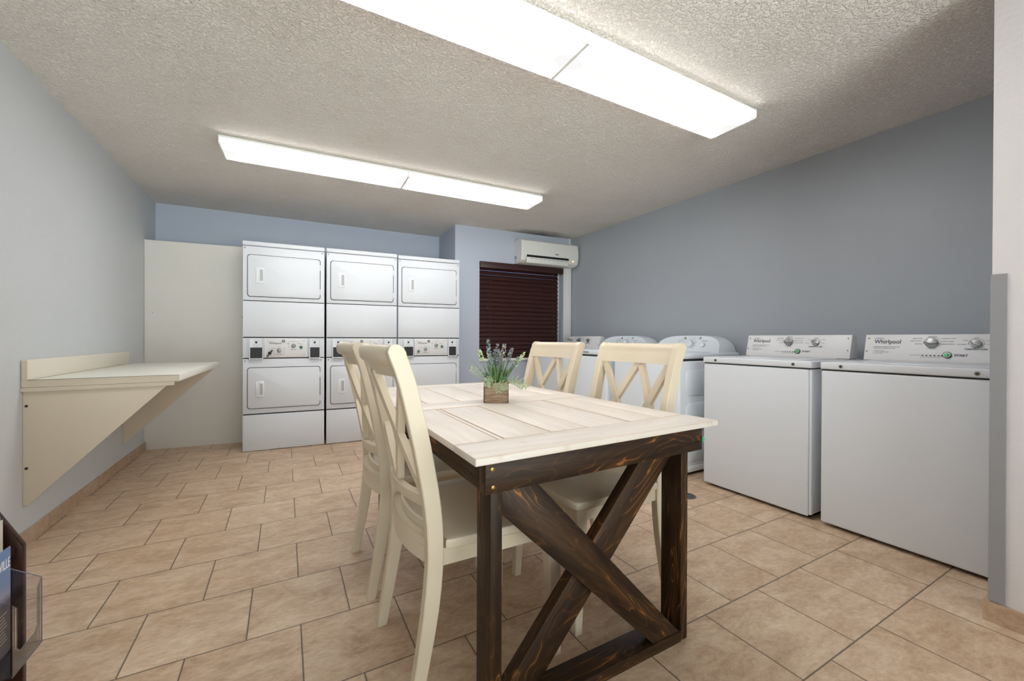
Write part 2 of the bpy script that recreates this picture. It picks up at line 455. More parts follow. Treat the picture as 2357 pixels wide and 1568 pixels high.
def planter_mat():
    t = NT('weathered_planter_wood'); tc = t.n('ShaderNodeTexCoord').outputs['Object']
    v = t.mapping(tc, (7, 7, 90))
    n = t.noise(v, 1.4, 5, .7, .6)
    col = t.ramp(n, [(.3, lin((116, 88, 68))), (.5, lin((158, 133, 110))), (.68, lin((192, 174, 154)))])
    t.bump(n, .3, .001)
    return t.set(col, .7)
M_planter = planter_mat()
M_planter_e = simple('planter_edge_wood', (128, 96, 68), .7, var=.3)
M_soil = simple('foam_soil', (60, 62, 44), .9)
M_leaf = simple('grass_green_leaf', (104, 136, 78), .5, var=.35)
M_leaf2 = simple('broad_green_leaf', (86, 122, 76), .45, var=.25)
M_fern = simple('pale_sage_leaf', (170, 188, 148), .6, var=.2)
M_lav = simple('grey_blue_blossom', (128, 144, 160), .7, var=.3)
M_lav2 = simple('dusty_violet_blossom', (134, 132, 148), .7, var=.3)
M_bud = simple('pale_green_bud', (196, 206, 160), .6, var=.15)

# ------------------------------------------------------------------ room shell
ZC = 2.37
XL = -1.13
XR = 3.354
g = G().box((-1.3, -1.9, -.1), (3.6, 5.5, 0)); struct('floor', g, M_floor)
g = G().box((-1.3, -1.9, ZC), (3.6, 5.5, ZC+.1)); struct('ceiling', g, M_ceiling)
g = G().box((XL-.12, -1.8, 0), (XL, 5.42, ZC)); struct('wall_left', g, M_wall_left)
g = G().box((XR, .2, 0), (XR+.12, 5.3, ZC)); struct('wall_right', g, M_wall_right)
g = G().prism([(XL-.1, 5.275), (1.90, 5.199), (1.90, 5.36), (XL-.1, 5.40)], 2, 0, ZC); struct('wall_back', g, M_wall_back)
g = G().box((2.27, -1.8, 0), (2.39, .463, ZC)); struct('wall_partition', g, M_wall_part)
g = G().box((2.39, .2, 0), (XR+.1, .32, ZC)); struct('wall_alcove', g, M_wall_right)
g = G().box((XL-.1, -1.9, 0), (-.95, -1.78, ZC)).box((2.05, -1.9, 0), (2.39, -1.78, ZC)).box((-.95, -1.9, 2.15), (2.05, -1.78, ZC)); struct('wall_front', g, M_wall_part)  # unseen wall; its wide door opening is added to let light in
g = G()
for a, b in ((-.95, -.89), (.52, .58), (1.99, 2.05)): g.box((a, -1.86, 0), (b, -1.82, 2.15), .004)
g.box((-.95, -1.86, 2.09), (2.05, -1.82, 2.15), .004).box((-.95, -1.86, 0), (2.05, -1.82, .08), .004)
dr = struct('added_door_1', g, M_white_trim, 40)  # glazed doors added behind the camera to admit world light
build('added_door_glass', G().box((-.90, -1.842, .07), (2.0, -1.838, 2.10)), M_glass, dr, None)
# right part of the back wall stands forward; local frame u along the wall, v into the wall
AW = math.atan2(-.088, 1.62)
BW = Matrix.Translation((1.735, 4.52, 0)) @ Matrix.Rotation(AW, 4, 'Z')
U0, U1, WZ0, WZ1 = .306, 1.497, .79, 1.965
g = G()
g.box((0, 0, 0), (U0, .14, ZC), M=BW).box((U1, 0, 0), (1.75, .14, ZC), M=BW)
g.box((U0, 0, 0), (U1, .14, WZ0), M=BW).box((U0, 0, WZ1), (U1, .14, ZC), M=BW)
g.box((0, .14, 0), (.14, .86, ZC), M=BW)
struct('wall_back_window', g, M_wall_back)
# window unit
g = G()
for a, b in (((U0, .10, WZ0), (U0+.035, .135, WZ1)), ((U1-.085, .10, WZ0), (U1, .135, WZ1)), ((U0, .10, WZ0), (U1, .135, WZ0+.035)), ((U0, .10, WZ1-.035), (U1, .135, WZ1)), ((U0, .10, 1.36), (U1, .135, 1.39))):
    g.box(a, b, .003, M=BW)
wf = struct('window_1', g, M_white_trim, 40)
build('window_glass', G().box((U0+.03, .115, WZ0+.03), (U1-.03, .119, WZ1-.03), M=BW), M_glass, wf, None)
g = G().box((U0-.005, -.022, WZ0-.03), (U1-.0, .10, WZ0+.002), .004, M=BW)
struct('trim_1', g, M_white_trim, 40)      # window sill
g = G().box((1.525, -.022, 0), (1.612, -.001, 1.972), .003, M=BW)
g.box((1.497, -.010, 0), (1.525, -.001, 1.972), .002, M=BW)
struct('trim_2', g, M_white_trim, 40)
g = G().box((2.262, .425, .078), (2.2705, .466, 1.272), .001); struct('trim_3', g, M_trim_grey, None)
# base tiles
g = G().box((XL, -1.78, 0), (XL+.011, 5.0, .072), .002); struct('baseboard_left', g, M_base, None)
g = G().prism([(2.259, -1.78), (2.2699, -1.78), (2.2699, .4635), (2.39, .4635), (2.39, .478), (2.259, .478)], 2, 0, .073); struct('baseboard_right', g, M_base2, None)

# ------------------------------------------------------------------ ceiling lights
def ceiling_light(x0, x1, yn, yf, rz, label):
    L = x1 - x0; W = yf - yn
    t = thing('ceiling_light', label, 'ceiling light', (x0, yn, ZC), rz, 'fluorescent ceiling lights')
    build('housing', G().box((.0, .03, -.030), (L, W-.03, -.001), .002), M_house, t)
    for k in range(2):
        a = .006 + k*(L/2); b = a + L/2 - .012
        prof = [(.006, -.020), (.001, -.026), (.001, -.061), (.006, -.068), (W-.006, -.068), (W-.001, -.061), (W-.001, -.026), (W-.006, -.020)]
        lg = G().prism(prof, 0, a, b)
        lg.m = [1 if (len(f) == 4 and min(lg.v[i][2] for i in f) > -.0615 and (min(lg.v[i][1] for i in f) > W*.5 or max(lg.v[i][1] for i in f) < W*.5)) else 0 for f in lg.f]
        lg.m = [2 if min(lg.v[i][2] for i in f) > -.021 else q for q, f in zip(lg.m, lg.f)]
        build('lens', lg, [M_lens_b, M_lens_side, M_house], t, 50)
        build('lens_rim', G().box((a, -.003, -.030), (b, .004, -.022)).box((a, W-.004, -.030), (b, W+.003, -.022)), M_house, t, None)
    for a in (.001, L/2-.005, L/2+.001, L-.005):
        prof = [(-.003, -.018), (-.003, -.063), (.005, -.0705), (W-.005, -.0705), (W+.003, -.063), (W+.003, -.018)]
        build('end_cap', G().prism(prof, 0, a-.001, a+.0055), M_house, t, None)
    return t
ceiling_light(-.085, 2.36, 1.383, 1.672, 0, 'long fluorescent ceiling light nearest the camera, cut off by the top of the photo')
ceiling_light(-.385, 2.075, 3.262, 3.552, math.radians(-2.0), 'long fluorescent ceiling light further back, in front of the stacked dryers')

# ------------------------------------------------------------------ stacked dryers
DW, DH, DD = .668, 1.907, .74
def knob(g, c, n, r, h, turn, m=0, m2=1):
    """round knob with a grip bar; n = outward direction"""
    n = Vector(n).normalized()
    g.cyl(c, n, r, h*.45, 28, m, r*.96, .0015)
    u = Vector((0, 0, 1)); u = (u - n*n.dot(u)).normalized(); w = n.cross(u)
    d = u*math.cos(turn) + w*math.sin(turn); e = n.cross(d)
    Mx = Matrix(((d.x, e.x, n.x, c[0]), (d.y, e.y, n.y, c[1]), (d.z, e.z, n.z, c[2]), (0,0,0,1)))
    g.box((-r*.95, -r*.28, h*.3), (r*.95, r*.28, h), .0015, m, 2, Mx)
    g.box((r*.45, -r*.07, h), (r*.92, r*.07, h+.0006), 0, m2, 2, Mx)

def dryer_door(t, z0, z1, hz):
    d = build('door', G().prism(rrect(.040, .628, z0, z1, .022), 1, -.020, .0, .004), M_white, t, 50)
    gp = G().prism(rrect(.0350, .6330, z0-.0050, z1+.0050, .025), 1, -.0138, -.001); build('door_gasket', gp, M_gap, t, None)
    for zz in (z1-.075, z0+.065):
        build('hinge', G().box((.626, -.0215, zz-.026), (.634, -.008, zz+.026), .0015).cyl((.6325, -.0205, zz-.022), 2, .0028, .044, 10), M_plate, d)
    h = G()
    h.prism(rrect(.104, .166, hz-.073, hz+.073, .004), 1, -.024, -.019, .0015)
    h.prism(rrect(.120, .162, hz-.066, hz+.066, .004), 1, -.029, -.023, .002)
    h.prism(rrect(.104, .118, hz-.066, hz+.066, .003), 1, -.026, -.021, .001)
    hd = build('handle', h, M_plastic, d, 50)
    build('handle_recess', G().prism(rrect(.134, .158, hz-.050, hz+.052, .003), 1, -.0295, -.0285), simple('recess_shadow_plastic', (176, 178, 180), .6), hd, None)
    return d

def dryer(label):
    t = thing('stacked_dryer', label, 'dryer', (0,0,0), 0, 'stacked white dryers')
    g = G()
    g.box((.002, .002, .0), (DW-.002, DD, DH-.045), .003)
    g.box((.0, -.014, .004), (DW, .01, .331), .006)                # lower panel
    g.box((.0, -.012, .341), (DW, .01, .840), .006)                # lower door frame
    g.box((.0, -.004, .846), (DW, .01, 1.034), .003)               # control strip
    g.box((.0, -.012, 1.040), (DW, .01, 1.365), .005)              # middle panel
    g.box((.0, -.012, 1.371), (DW, .01, DH-.044), .006)
    build('cabinet', g, M_white, t, 40)
    build('top_cap', G().box((-.001, -.018, DH-.040), (DW+.001, DD, DH), .008), M_white, t)
    g = G()
    for z in (.336, .843, 1.037, 1.368): mark(g); g.box((.004, -.006, z-.006), (DW-.004, .002, z+.006))
    build('seam', g, M_gap, t, None)
    dryer_door(t, 1.408, 1.782, 1.600)
    dryer_door(t, .390, .758, .563)
    for x, z in ((.018, 1.845), (DW-.020, 1.845), (.018, .822), (DW-.028, .822)):
        build('screw', G().cyl((x, -.0115, z), (0,-1,0), .006, .003, 14, bev=.001), M_screw, t)
    # control plate
    cp = G().box((.168, -.016, .850), (.518, -.002, 1.030), .003)
    c = build('control_panel', cp, M_plate, t)
    build('control_plate', G().box((.182, -.019, .862), (.502, -.0155, 1.018), .001), simple('control_label_grey_white', (222, 222, 222), .4), c)
    tx = G(); F = lambda x, z, y=-.0195: frame((x, y, z), (1,0,0), (0,0,1))
    add_text(tx, 'Whirlpool', .026, F(.206, .974), 0, bold=.0003, sx=.9)
    add_text(tx, 'COMMERCIAL', .0060, F(.206, .996), 0)
    for cx, cz, nm in ((.405, .958, 'UPPER DRYER'), (.287, .917, 'LOWER DRYER')):
        add_text(tx, 'NORMAL', .0065, F(cx, cz+.031), 0, 'CENTER')
        add_text(tx, 'PERM PRESS', .0055, F(cx-.030, cz+.018), 0, 'RIGHT')
        add_text(tx, 'DELICATE', .0055, F(cx+.030, cz+.018), 0, 'LEFT')
        add_text(tx, nm, .0070, F(cx, cz-.038), 0, 'CENTER', .0002)
    add_text(tx, 'START', .0065, F(.468, .921), 0, 'CENTER'); add_text(tx, 'START', .0065, F(.213, .872), 0, 'CENTER')
    build('lettering', tx, M_ink, c, None)
    ln = G()
    for cx, cz, sg in ((.405, .958, 1), (.287, .917, -1)):
        mark(ln)
        P = [(cx-.043, cz-.020*sg), (cx-.043, cz+.036*sg), (cx, cz+.050*sg), (cx+.043, cz+.036*sg), (cx+.043, cz-.020*sg)]
        for a, b in zip(P, P[1:]): ln.tube([(a[0], -.0195, a[1]), (b[0], -.0195, b[1])], .0006, 4)
    build('printed_outline', ln, M_ink2, c, None)
    for cx, cz, tn in ((.405, .958, -1.2), (.287, .917, .1)):
        kg = G(); knob(kg, (cx, -.019, cz), (0,-1,0), .0195, .016, tn); build('knob', kg, [M_knob, M_black], c)
    build('lock', G().cyl((.322, -.019, 1.002), (0,-1,0), .013, .005, 24, bev=.001).cyl((.322, -.024, 1.002), (0,-1,0), .007, .001, 16, m=1), [M_black, M_steel], c)
    for cx, cz in ((.468, .944), (.213, .893)):
        b = build('start_button', G().cyl((cx, -.019, cz), (0,-1,0), .0135, .005, 24, bev=.001), M_black, c)
        build('button_cap', G().cyl((cx, -.024, cz), (0,-1,0), .0085, .002, 20, bev=.0008), simple('dark_green_start_button', (60, 150, 95), .35), b)
        build('indicator_lamp', G().cyl((cx, -.019, cz+.030), (0,-1,0), .0035, .002, 12), M_red, c)
    for x, z in ((.194, 1.006), (.492, 1.006), (.492, .874), (.194, .874)):
        build('plate_screw', G().cyl((x, -.019, z), (0,-1,0), .003, .0015, 12), M_gap, c)
    # coin boxes
    for x in (.052, .537):
        w = .108 if x < .2 else .094
        b = G()
        b.box((x, -.035, .838), (x+.008, .0, 1.022), .002); b.box((x+w-.006, -.035, .838), (x+w, .0, 1.022), .002)
        b.box((x, -.038, .838), (x+w, .0, .846), .002); b.box((x, -.006, .846), (x+w, .0, 1.03), .001)
        b.prism([(-.030, .944), (-.010, 1.022), (-.004, 1.026), (-.004, .944)], 0, x+.006, x+w-.005, .0)
        cb = build('coin_box', b, M_white, t)
        build('coin_tray', G().box((x+.008, -.0255, .846), (x+w-.006, -.006, .943)), M_hole, cb, None)
        nv = Vector((0, -1, .25)).normalized()
        build('coin_button', G().cyl((x+w*.5, -.020, .990), nv, .0095, .006, 18, bev=.001), M_black, cb)
        tg = G(); Mt = frame((x+w*.5, -.0155, 1.006), (1,0,0), (0,.25,1))
        add_text(tg, '1. Press To Activate', .0075, Mt, 0, 'CENTER')
        Mt = frame((x+w*.5, -.0262, .963), (1,0,0), (0,.25,1)); add_text(tg, '2. Drop Coins Through', .0070, Mt, 0, 'CENTER')
        Mt = frame((x+w*.5, -.0285, .953), (1,0,0), (0,.25,1)); add_text(tg, 'To Tray Below', .0070, Mt, 0, 'CENTER')
        build('lettering', tg, M_ink2, cb, None)
    return t
d1 = dryer('stack of two white dryers on the left, standing against the grey panel')
d2 = copy_tree(d1); d2['label'] = 'middle stack of two white dryers, partly behind the cream chairs'
d3 = copy_tree(d1); d3['label'] = 'right-hand stack of two white dryers, next to the window wall'
def place_front(o, a, b):
    o.location = (a[0], a[1], 0); o.rotation_euler = (0, 0, math.atan2(b[1]-a[1], b[0]-a[0]))
place_front(d1, (-.337, 4.398), (.328, 4.362)); place_front(d2, (.347, 4.356), (1.012, 4.318)); place_front(d3, (1.034, 4.350), (1.698, 4.300))
# the left stack has a key ring hanging over its lower start button
kg = G().ball((.213, -.034, .893), .015, sub=2, sc=(1,.7,1)).cyl((.222, -.030, .902), (.55, -.4, .8), .006, .022, 12).cyl((.209, -.030, .884), (-.5, -.3, -.8), .005, .030, 10).ball((.192, -.042, .862), .006, sub=1)
ky = build('lock_key', kg, M_black, None); ky.matrix_world = Matrix.Translation(d1.location) @ d1.rotation_euler.to_matrix().to_4x4()
ky.parent = d1; ky.matrix_local = Matrix.Identity(4)

# grey painted panel beside the dryers
g = G().prism([(XL+.002, 4.895), (-.350, 4.818), (-.350, 4.840), (XL+.002, 4.917)], 2, .075, 1.926, .0)
g.prism([(XL+.013, 4.893), (-.350, 4.818), (-.350, 4.840), (XL+.013, 4.915)], 2, .0, .076, .0)
o = build('side_panel', g, M_panel, None, None); tag(o, 'tall pale grey board closing the gap between the left wall and the dryers', 'panel')
for z in (1.26, 1.235):
    pass
build('bolt', G().cyl((-.372, 4.820, 1.232), (-.1,-1,0), .004, .003, 10).cyl((-1.07, 4.887, 1.262), (-.1,-1,0), .003, .002, 10), M_gap, o, None)

# ------------------------------------------------------------------ washers (local: y=0 near side, x=0 front, +x to the wall)
WD, WW = .66, .686
def washer_commercial(label, loc):
    t = thing('top_load_washer', label, 'washer', loc, 0, 'white flat-console washers')
    g = G().box((.012, .004, .03), (WD, WW-.004, .866), .004)
    build('cabinet', g, M_white, t)
    build('front_panel', G().box((.0, .016, .018), (.020, WW, .862), .010, seg=3), M_white, t)
    build('edge_channel', G().box((.006, .002, .03), (.030, .014, .862), .002), M_white, t)
    build('base', G().box((.05, .03, .0), (WD-.04, WW-.03, .034)), M_gap, t, None)
    top = G().box((-.006, -.002, .869), (WD, WW+.002, .909), .007, seg=3)
    tp = build('top_deck', top, M_white, t)
    build('deck_seam', G().box((.006, .003, .862), (WD-.005, WW-.003, .871)), M_gap, t, None)
    # lid set in the deck
    lid = G().prism(rrect(.055, .475, .06, WW-.06, .05), 2, .907, .9125, .0022)
    ld = build('lid', lid, M_white, tp, 50)
    build('lid_gap', G().prism(rrect(.051, .479, .056, WW-.056, .053), 2, .9075, .9096), simple('lid_gap_grey', (150, 152, 156), .5), tp, None)
    build('lid_grip', G().prism(rrect(.062, .085, WW*.38, WW*.62, .01), 2, .9120, .9150, .001), M_white2, ld, 50)
    for y in (.095, WW-.095):
        build('screw', G().cyl((-.0055, y, .888), (-1,0,0), .009, .0035, 16, m=0, bev=.001).cyl((-.009, y, .888), (-1,0,0), .0045, .001, 8, m=1), [M_screw, M_gap], tp)
    # console
    cz0, cz1 = .911, 1.064
    xb, xt = .480, .518
    cs = G().prism([(xb, cz0), (xt, cz1), (xt+.055, cz1), (xt+.075, cz0)], 1, .012, WW-.012, .003)
    c = build('console', cs, M_plate, t)
    build('console_seam', G().box((xb-.002, .012, .908), (xb+.09, WW-.012, .9115)), M_gap, c, None)
    n = Vector((-(cz1-cz0), 0, (xt-xb))).normalized(); up = Vector((xt-xb, 0, cz1-cz0)).normalized()
    def P(yf, zf, off=.0008):       # yf 0 = left end in view (far), 1 = near end; zf 0 bottom 1 top
        y = (WW-.012) - yf*(WW-.024); x = xb + zf*(xt-xb); z = cz0 + zf*(cz1-cz0)
        return Vector((x, y, z)) + n*off
    def F(yf, zf): return frame(P(yf, zf), (0,-1,0), up)
    tx = G()
    add_text(tx, 'Whirlpool', .034, F(.068, .655), 0, bold=.0005, sx=.86)
    add_text(tx, 'COMMERCIAL', .0070, F(.068, .84), 0)
    add_text(tx, 'START', .0150, F(.585, .235), 0, bold=.0005, sx=1.15)
    add_text(tx, 'TEMPERATURE', .0115, F(.70, .46), 0, 'CENTER', .0002, 1.1)
    build('lettering', tx, M_ink, c, None)
    tx = G()
    add_text(tx, 'COMMERCIAL WASHER HEAVY DUTY CARE', .0062, F(.062, .515), 0, bold=.0001)
    add_text(tx, 'OPERATING INSTRUCTIONS', .0080, F(.062, .455), 0)
    for i, s in enumerate(('1.  SELECT CYCLE', '2.  TURN TEMPERATURE', '3.  PUSH START')): add_text(tx, s, .0068, F(.064, .37-.055*i), 0)
    add_text(tx, 'CYCLES', .0110, F(.447, .46), 0, 'CENTER', 0, 1.1)
    add_text(tx, 'BRIGHTS', .0085, F(.450, .900), 0, 'CENTER')
    for s, zf in (('DELICATES', .83), ('HEAVY DUTY', .74), ('WHITES', .63)): add_text(tx, s, .0085, F(.388, zf), 0, 'RIGHT')
    for s, zf in (('NORMAL ECO', .83), ('RINSE & SPIN', .73), ('DRAIN & SPIN', .63)): add_text(tx, s, .0085, F(.503, zf), 0)
    for s, yf, zf, al in (('WARM', .70, .86, 'CENTER'), ('COLD', .655, .77, 'RIGHT'), ('TAP COLD', .645, .63, 'RIGHT'), ('WARM', .748, .77, 'LEFT'), ('HOT', .757, .63, 'LEFT')): add_text(tx, s, .0070, F(yf, zf), 0, al)
    add_text(tx, 'CYCLE STATUS', .0068, F(.385, .225), 0, 'RIGHT')
    for i, s in enumerate(('IN USE', 'WASH', 'RINSE', 'SPIN', 'DONE')): add_text(tx, s, .0052, F(.398+.0245*i, .165), 0, 'CENTER')
    build('small_lettering', tx, M_ink2, c, None)
    k = G(); knob(k, tuple(P(.447, .68)), n, .0275, .022, PI/2); build('cycle_knob', k, [M_knob, M_black], c)
    k = G(); knob(k, tuple(P(.70, .66)), n, .022, .018, PI*.35); build('temperature_knob', k, [M_knob, M_black], c)
    ar = G()
    for yf, zf, R_ in ((.447, .68, .034), (.70, .66, .029)):
        pc = P(yf, zf); mark(ar)
        ar.tube([tuple(pc + Vector((0,-1,0))*R_*math.cos(a) + up*R_*math.sin(a)) for a in [math.radians(-8+196*i/20) for i in range(21)]], .0006, 4)
    build('dial_arc', ar, M_ink, c, None)
    b = build('start_button', G().cyl(tuple(P(.545, .26)), n, .0175, .006, 28, bev=.001).cyl(tuple(P(.545, .26, .0065)), n, .0140, .0015, 28, m=1), [M_black, M_steel], c)
    build('button_cap', G().cyl(tuple(P(.545, .26, .0070)), n, .0110, .004, 24, bev=.001), M_green, b)
    for i in range(5):
        build('status_lamp', G().cyl(tuple(P(.398+.0245*i, .235)), n, .0035, .001, 10), M_gap, c)
    build('lid_lock_lamp', G().cyl(tuple(P(.515, .235)), n, .0040, .0015, 12), M_gap, c)
    for yf, zf in ((.025, .85), (.018, .35), (.972, .85), (.978, .35)):
        build('console_screw', G().cyl(tuple(P(yf, zf)), n, .0045, .002, 12, bev=.0006), M_screw, c)
    for x, y in ((.06, .06), (.06, WW-.06), (WD-.06, .06), (WD-.06, WW-.06)):
        build('foot', G().cyl((x, y, 0), 2, .016, .03, 12), M_black, t)
    return t
w1 = washer_commercial('white washer nearest the camera, its right end hidden by the partition wall', (2.616, .478, 0))
w2 = copy_tree(w1); w2.location = (2.616, 1.210, 0); w2['label'] = 'white washer second from the partition wall, left of the nearest washer'
w5 = copy_tree(w1); w5.location = (2.616, 3.575, 0); w5['label'] = 'furthest white washer, in the corner under the window trim, with a flat slanted console'

def washer_rounded(label, loc):
    t = thing('rounded_console_washer', label, 'washer', loc, 0, 'white rounded-console washers')
    W = .69; D = .74
    build('cabinet', G().box((.0, .0, .035), (D, W, .872), .022, seg=4), M_white2, t)
    # pressed panels in the side
    for y in (-.0015, W-.0035):
        for z0, z1 in ((.60, .80), (.33, .55), (.10, .28)):
            build('side_relief', G().prism(rrect(.07, .66, z0, z1, .05), 1, y, y+.005, .0018), M_white2, t, 50)
    build('kick_panel', G().box((-.002, -.002, .022), (D, W+.002, .075), .008), M_white2, t)
    build('base', G().box((.05, .03, .0), (D-.05, W-.03, .03)), M_gap, t, None)
    build('deck_seam', G().box((.008, .006, .868), (D-.01, W-.006, .884)), M_gap, t, None)
    tp = build('top_deck', G().box((-.004, -.004, .882), (D, W+.004, .925), .016, seg=4), M_white2, t)
    ld = build('lid', G().prism(rrect(.03, .47, .05, W-.05, .06), 2, .921, .931, .004), M_white2, tp, 50)
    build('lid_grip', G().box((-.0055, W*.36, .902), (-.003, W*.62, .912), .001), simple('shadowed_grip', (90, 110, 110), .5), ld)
    # console: rounded shoulders, leaning face
    rings = []
    zs = 10
    def outline(t_):
        """half-width shrinks toward the crown"""
        pts = []
        for i in range(0, 25):
            a = PI*i/24
            # superellipse crown
            ca, sa = math.cos(a), math.sin(a)
            y = W/2 + (W/2-.012)*(abs(ca)**.55)*(1 if ca > 0 else -1)*(1 - .18*t_*0)
            z = .921 + .145*(abs(sa)**.42)
            # shoulders taper in with height
            y = W/2 + (y-W/2)*(1 - .17*((z-.921)/.145)**1.6)
            pts.append((y, z))
        return pts
    face = outline(0)
    rings = []
    for dx, grow in ((.02, -.012), (.004, -.004), (.0, .0), (.03, .0), (.10, .0), (.13, -.010)):
        r = []
        for y, z in face:
            yy = W/2 + (y-W/2)*(1 + grow/(W/2)); zz = .921 + (z-.921)*(1 + grow/.145)
            lean = .48 + .085*((z-.921)/.145)
            xx = lean + dx if dx < .05 else (.60 + dx - .02*((z-.921)/.145))
            r.append((xx, yy, zz))
        rings.append(r)
    c = build('console', G().loft(rings[1:]), M_white2, t, 50)
    n = Vector((-.145, 0, .085)).normalized(); up = Vector((.085, 0, .145)).normalized()
    def P(yf, zf, off=.001): return Vector((.484+.085*zf, W*(1-yf), .921+.145*zf)) + n*off
    k = G(); k.cyl(tuple(P(.55, .46)), n, .028, .014, 28, bev=.003); build('cycle_knob', k, M_white2, c)
    for yf in (.36, .73):
        build('dial', G().cyl(tuple(P(yf, .42)), n, .019, .012, 24, bev=.002), M_white2, c)
    for yf in (.45, .67):
        build('push_button', G().cyl(tuple(P(yf, .85)), n, .009, .003, 18, bev=.001), M_steel, c)
    for i in range(5):
        build('status_lamp', G().cyl(tuple(P(.495+.033*i, .86)), n, .0028, .001, 10), M_ink2, c)
    ar = G()
    for yf, zf, R_, a0, a1 in ((.55, .46, .034, -70, 150), (.36, .42, .024, 0, 160), (.73, .42, .024, -60, 120)):
        pc = P(yf, zf); mark(ar)
        ar.tube([tuple(pc + Vector((0,-1,0))*R_*math.cos(a) + up*R_*math.sin(a)) for a in [math.radians(a0+(a1-a0)*i/16) for i in range(17)]], .0009, 4)
    build('dial_arc', ar, M_ink, c, None)
    tx = G()
    def F(yf, zf): return frame(P(yf, zf), (0,-1,0), up)
    for s, yf, zf in (('LOAD SIZE', .39, .66), ('WASH CYCLE', .56, .72), ('TEMPERATURE', .74, .66), ('EXTRA RINSE', .44, .76), ('SOAK', .66, .76)):
        add_text(tx, s, .0085, F(yf, zf), 0, 'CENTER')
    for i, s in enumerate(('Normal', 'Casual', 'Delicate', 'Heavy', 'Rinse')): add_text(tx, s, .0075, F(.60, .60-.10*i), 0)
    build('lettering', tx, M_ink2, c, None)
    for x, y in ((.06, .06), (.06, W-.06), (D-.06, .06), (D-.06, W-.06)):
        build('foot', G().cyl((x, y, 0), 2, .016, .04, 12), M_black, t)
    return t
w3 = washer_rounded('white washer with rounded console, third from the partition wall', (2.552, 2.055, 0))
w4 = copy_tree(w3); w4.location = (2.552, 2.835, 0); w4['label'] = 'white washer with rounded console, next to the furthest flat-console washer'

# ------------------------------------------------------------------ folding counter on the left wall
t = thing('wall_counter', 'cream laminate folding counter with backsplash on triangular brackets, left wall', 'counter', (0,0,0))
g = G().prism([(XL+.001, 2.905), (-.530, 2.965), (-.508, 4.395), (XL+.001, 4.415)], 2, .782, .819, .0015)
build('countertop', g, M_lam_top, t)
build('countertop_end', G().prism([(XL+.003, 2.9035), (-.531, 2.9635), (-.531, 2.9665), (XL+.003, 2.9065)], 2, .783, .818), M_core, t, None, label='beige end edge')
build('backsplash', G().box((XL+.001, 2.905, .8185), (XL+.024, 4.400, .918), .0015), M_lam, t)
build('backsplash_end', G().box((XL+.003, 2.9025, .820), (XL+.022, 2.906, .916)), M_core, t, None)
build('edge_seam', G().prism([(XL+.024, 2.9030), (-.531, 2.9630), (-.531, 2.9645), (XL+.024, 2.9045)], 2, .8182, .8196), M_gap, t, None)
build('edge_seam', G().box((XL+.0232, 2.906, .8185), (XL+.0246, 4.398, .8200)), M_gap, t, None)
build('cleat', G().prism([(XL+.001, 2.900), (-.552, 2.945), (-.552, 2.975), (XL+.001, 2.935)], 2, .762, .7815), M_core, t, None)
for y, dy, k in ((2.922, .045, 0), (4.335, .0, 1)):
    br = G(); tilt = dy
    zt, zb = .7615, .200
    if k: zb = .180
    pts = [(XL+.001, zt), (-.585 if not k else -.545, zt), (-1.113 if not k else -1.126, zb), (XL+.001, zb)]
    A = [(x, y + tilt*(x-XL)/.58, z) for x, z in pts]; B = [(x, yy+.019, z) for x, yy, z in A]
    br.loft([A, B])
    b = build('bracket', br, M_lam_br, t, None)
    if not k:
        for z in (.690, .382):
            build('screw_hole', G().cyl((XL+.013, y-.0005, z), (0,-1,0), .006, .0015, 14), M_gap, b)

# ------------------------------------------------------------------ farmhouse table
t = thing('dining_table', 'farmhouse table with whitewashed plank top and dark X-braced legs', 'table', (0,0,0))
ZT = .75
g = G()
def board(x0, y0, x1, y1, x2, y2, x3, y3, z1=ZT, m=0, bev=.0028):
    q = .0007
    g.prism([(x0+q,y0+q),(x1-q,y1+q),(x2-q,y2-q),(x3+q,y3-q)], 2, z1-.0195, z1, bev, m)
yj = lambda x: 1.017 + (x-.386)*.016           # near joint
ym = lambda x: 1.567 + (x-.386)*.014
board(.386, .872, 1.322, .899, 1.308, yj(1.308)-.001, .387, yj(.387)-.001, m=0)
xs = [.388, .526, .5275, .704, .849, 1.022, 1.030, 1.178, 1.300]
xs = [.388, .523, .541, .704, .849, 1.024, 1.034, 1.178, 1.304]
for a, b in zip(xs, xs[1:]):
    if b - a < .03:
        board(a+.001, yj(a)+.001, b-.001, yj(b)+.001, b-.001, ym(b)-.001, a+.001, ym(a)-.001, ZT-.002, 1, .001)
    else:
        dz = random.uniform(-.0012, .0004)
        board(a+.0008, yj(a)+.001, b-.0008, yj(b)+.001, b-.0008-.010*(b>1.2), ym(b)-.001, a+.0008, ym(a)-.001, ZT+dz, 1)
board(.392, ym(.39)+.001, 1.296, ym(1.3)+.001, 1.292, ym(1.3)+.150, .393, ym(.39)+.150, m=0)
xs2 = [.393, .535, .690, .850, 1.005, 1.160, 1.290]
for a, b in zip(xs2, xs2[1:]):
    board(a+.0008, ym(a)+.152, b-.0008, ym(b)+.152, b-.0008, 2.268, a+.0008, 2.268, ZT+random.uniform(-.001,.0004), 1)
board(.394, 2.270, 1.290, 2.270, 1.288, 2.400, .395, 2.400, m=0)
g.box((.42, .93, ZT-.0196), (1.25, 2.36, ZT-.007), 0, 2)
build('tabletop', g, [M_ww_x, M_ww_y, simple('brown_seam_shadow_wood', (120, 92, 66), .7)], t, 35)

